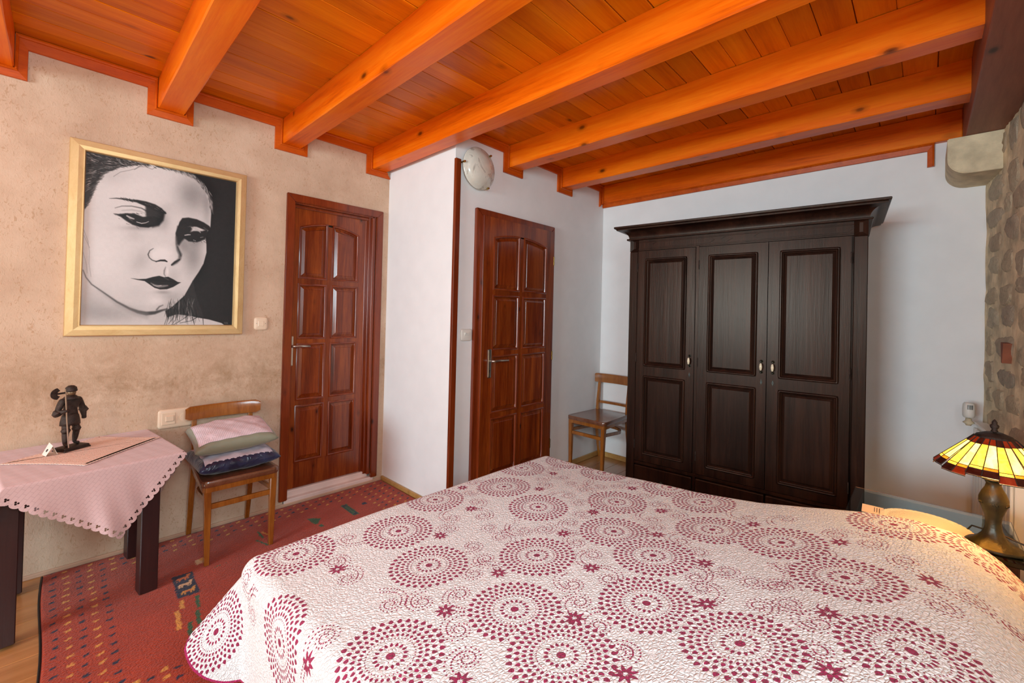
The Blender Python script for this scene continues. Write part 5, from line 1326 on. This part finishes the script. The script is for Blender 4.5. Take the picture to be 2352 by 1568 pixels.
    stroke([(922, 756, 6), (945, 752, 8), (962, 752, 5)], .75, 2.5, .9); stroke([(985, 790, 5), (1000, 796, 4)], .7, 2, .8); stroke([(1035, 772, 4), (1055, 768, 3)], .6, 2, .8); stroke([(1060, 700, 5), (1090, 720, 5)], .5, 4, .5)
    for k in range(26):
        x = rn.uniform(900, 1080); y = 640 + .25 * (x - 900) + rn.uniform(-14, 10) if k % 2 else 795 + rn.uniform(-8, 10); a = math.radians(rn.uniform(-40, 60)); l = rn.uniform(10, 24)
        stroke([(x, y, 3), (x + l * math.cos(a), y + l * math.sin(a), 1)], .12, 2, .7)
    # nose
    stroke([(860, 770, 10), (862, 820, 14), (872, 860, 22), (888, 895, 26), (884, 925, 20), (860, 950, 20), (832, 968, 14)], .32, 9, .85)
    stroke([(868, 840, 6), (885, 880, 8), (893, 905, 8)], .15, 5, .7)
    stroke([(825, 970, 10), (850, 950, 16), (882, 932, 10)], .12, 4, .95)
    stroke([(694, 852, 3), (668, 868, 6), (656, 895, 8), (664, 918, 6), (685, 936, 6), (715, 946, 7)], .22, 4, .9)
    stroke([(712, 946, 6), (745, 938, 12), (775, 938, 14), (792, 946, 8)], .09, 3, .98)
    gauss(700, 905, 26, 30, .05); gauss(790, 900, 60, 60, .04)
    stroke([(782, 985, 3), (772, 1010, 8), (770, 1035, 7), (780, 1052, 4)], .42, 5, .85); gauss(795, 1020, 8, 24, .08)
    # mouth
    fill([(530, 1066), (585, 1072), (640, 1070), (690, 1056), (735, 1048), (770, 1058), (800, 1055), (835, 1072), (868, 1092), (892, 1095), (868, 1108), (835, 1128), (790, 1144), (740, 1146), (700, 1134), (665, 1110), (630, 1086), (580, 1078)], .12, 3)
    stroke([(675, 1100, 6), (700, 1116, 14), (730, 1124, 18), (765, 1122, 16), (795, 1118, 8)], .5, 5, .85); stroke([(690, 1112, 3), (715, 1122, 5), (748, 1118, 6)], .75, 3, .8); stroke([(770, 1062, 5), (800, 1075, 6)], .4, 4, .6)
    stroke([(660, 1078, 4), (720, 1082, 5), (790, 1086, 6), (850, 1092, 4)], .06, 3, .9)
    gauss(760, 1165, 50, 12, -.16); gauss(800, 1190, 60, 30, -.07)
    # signature
    for x in (1202, 1212, 1221): stroke([(x, 1380, 2.5), (x + 5, 1392, 2.5)], .5, 1.5, .9)
    # keep background clean and add brushwork
    gr = rn.rand(nx // 8 + 2, nz // 8 + 2); gi = np.kron(gr, np.ones((8, 8)))[:nx, :nz]
    A = np.clip(A + (gi - .5) * .012 + (rn.rand(nx, nz) - .5) * .02, .07, .86)
    lin = np.where(A <= .04045, A / 12.92, ((A + .055) / 1.055) ** 2.4)
    P = np.stack([X0 + S * (X1 - X0), np.full_like(S, yv), Z0 + T * (Z1 - Z0)], -1)
    me = npmesh('canvas', P.reshape(-1, 3), gridfaces(nx, nz)[:, ::-1])
    colr = np.stack([lin * 1.0, lin * .93, lin * .90, np.ones_like(lin)], -1)
    ca = me.color_attributes.new('col', 'FLOAT_COLOR', 'POINT'); ca.data.foreach_set('color', colr.astype(np.float32).ravel())
    m, nt, b = newmat('canvas_paint'); a = nt.nodes.new('ShaderNodeAttribute'); a.attribute_name = 'col'; L(nt, a.outputs['Color'], b.inputs['Base Color']); b.inputs['Roughness'].default_value = .55; b.inputs['Specular IOR Level'].default_value = .3
    t = tag(empty('portrait_painting'), 'large framed black and white painting of a woman looking down', 'painting')
    link('canvas', me, m, t, True)
    bm = bmesh.new(); bx(bm, X0 - .01, X1 + .01, yv + .001, -.001, Z0 - .01, Z1 + .01); obj('backing_board', bm, M['paper'], t)
    fo = [(.0215, 1.1505), (.7860, 1.1505), (.7860, 2.1270), (.0215, 2.1270)]; fi = [(X0, Z0), (X1, Z0), (X1, Z1), (X0, Z1)]
    fm = wood('gilt_frame', (204, 168, 116), (212, 178, 128), (192, 152, 100), 2, .3, 30, .32, rand=0, bmp=.05)
    fm2 = wood('gilt_frame_flat', (204, 168, 116), (212, 178, 128), (192, 152, 100), 0, .3, 30, .32, rand=0, bmp=.05)
    for f_ in (fm, fm2):
        bs = f_.node_tree.nodes['Principled BSDF']; bs.inputs['Metallic'].default_value = .7; bs.inputs['Roughness'].default_value = .48
    for k in range(4):
        a_, b_, c_, d_ = fo[k], fo[(k + 1) % 4], fi[(k + 1) % 4], fi[k]
        prof = [(0, .0), (0, -.026), (.05, -.031), (.55, -.033), (.86, -.030), (.87, -.034), (.93, -.034), (1.0, -.026), (1.0, -.018)]
        bm = bmesh.new()
        mi = lambda p, q_, f: (p[0] + (q_[0] - p[0]) * f, p[1] + (q_[1] - p[1]) * f)
        A1 = [bm.verts.new((mi(a_, d_, f)[0], h, mi(a_, d_, f)[1])) for f, h in prof]; B1 = [bm.verts.new((mi(b_, c_, f)[0], h, mi(b_, c_, f)[1])) for f, h in prof]
        for i in range(len(prof) - 1): bm.faces.new((A1[i], A1[i + 1], B1[i + 1], B1[i]))
        obj('frame_side', bm, fm2 if k % 2 == 0 else fm, t)
portrait()
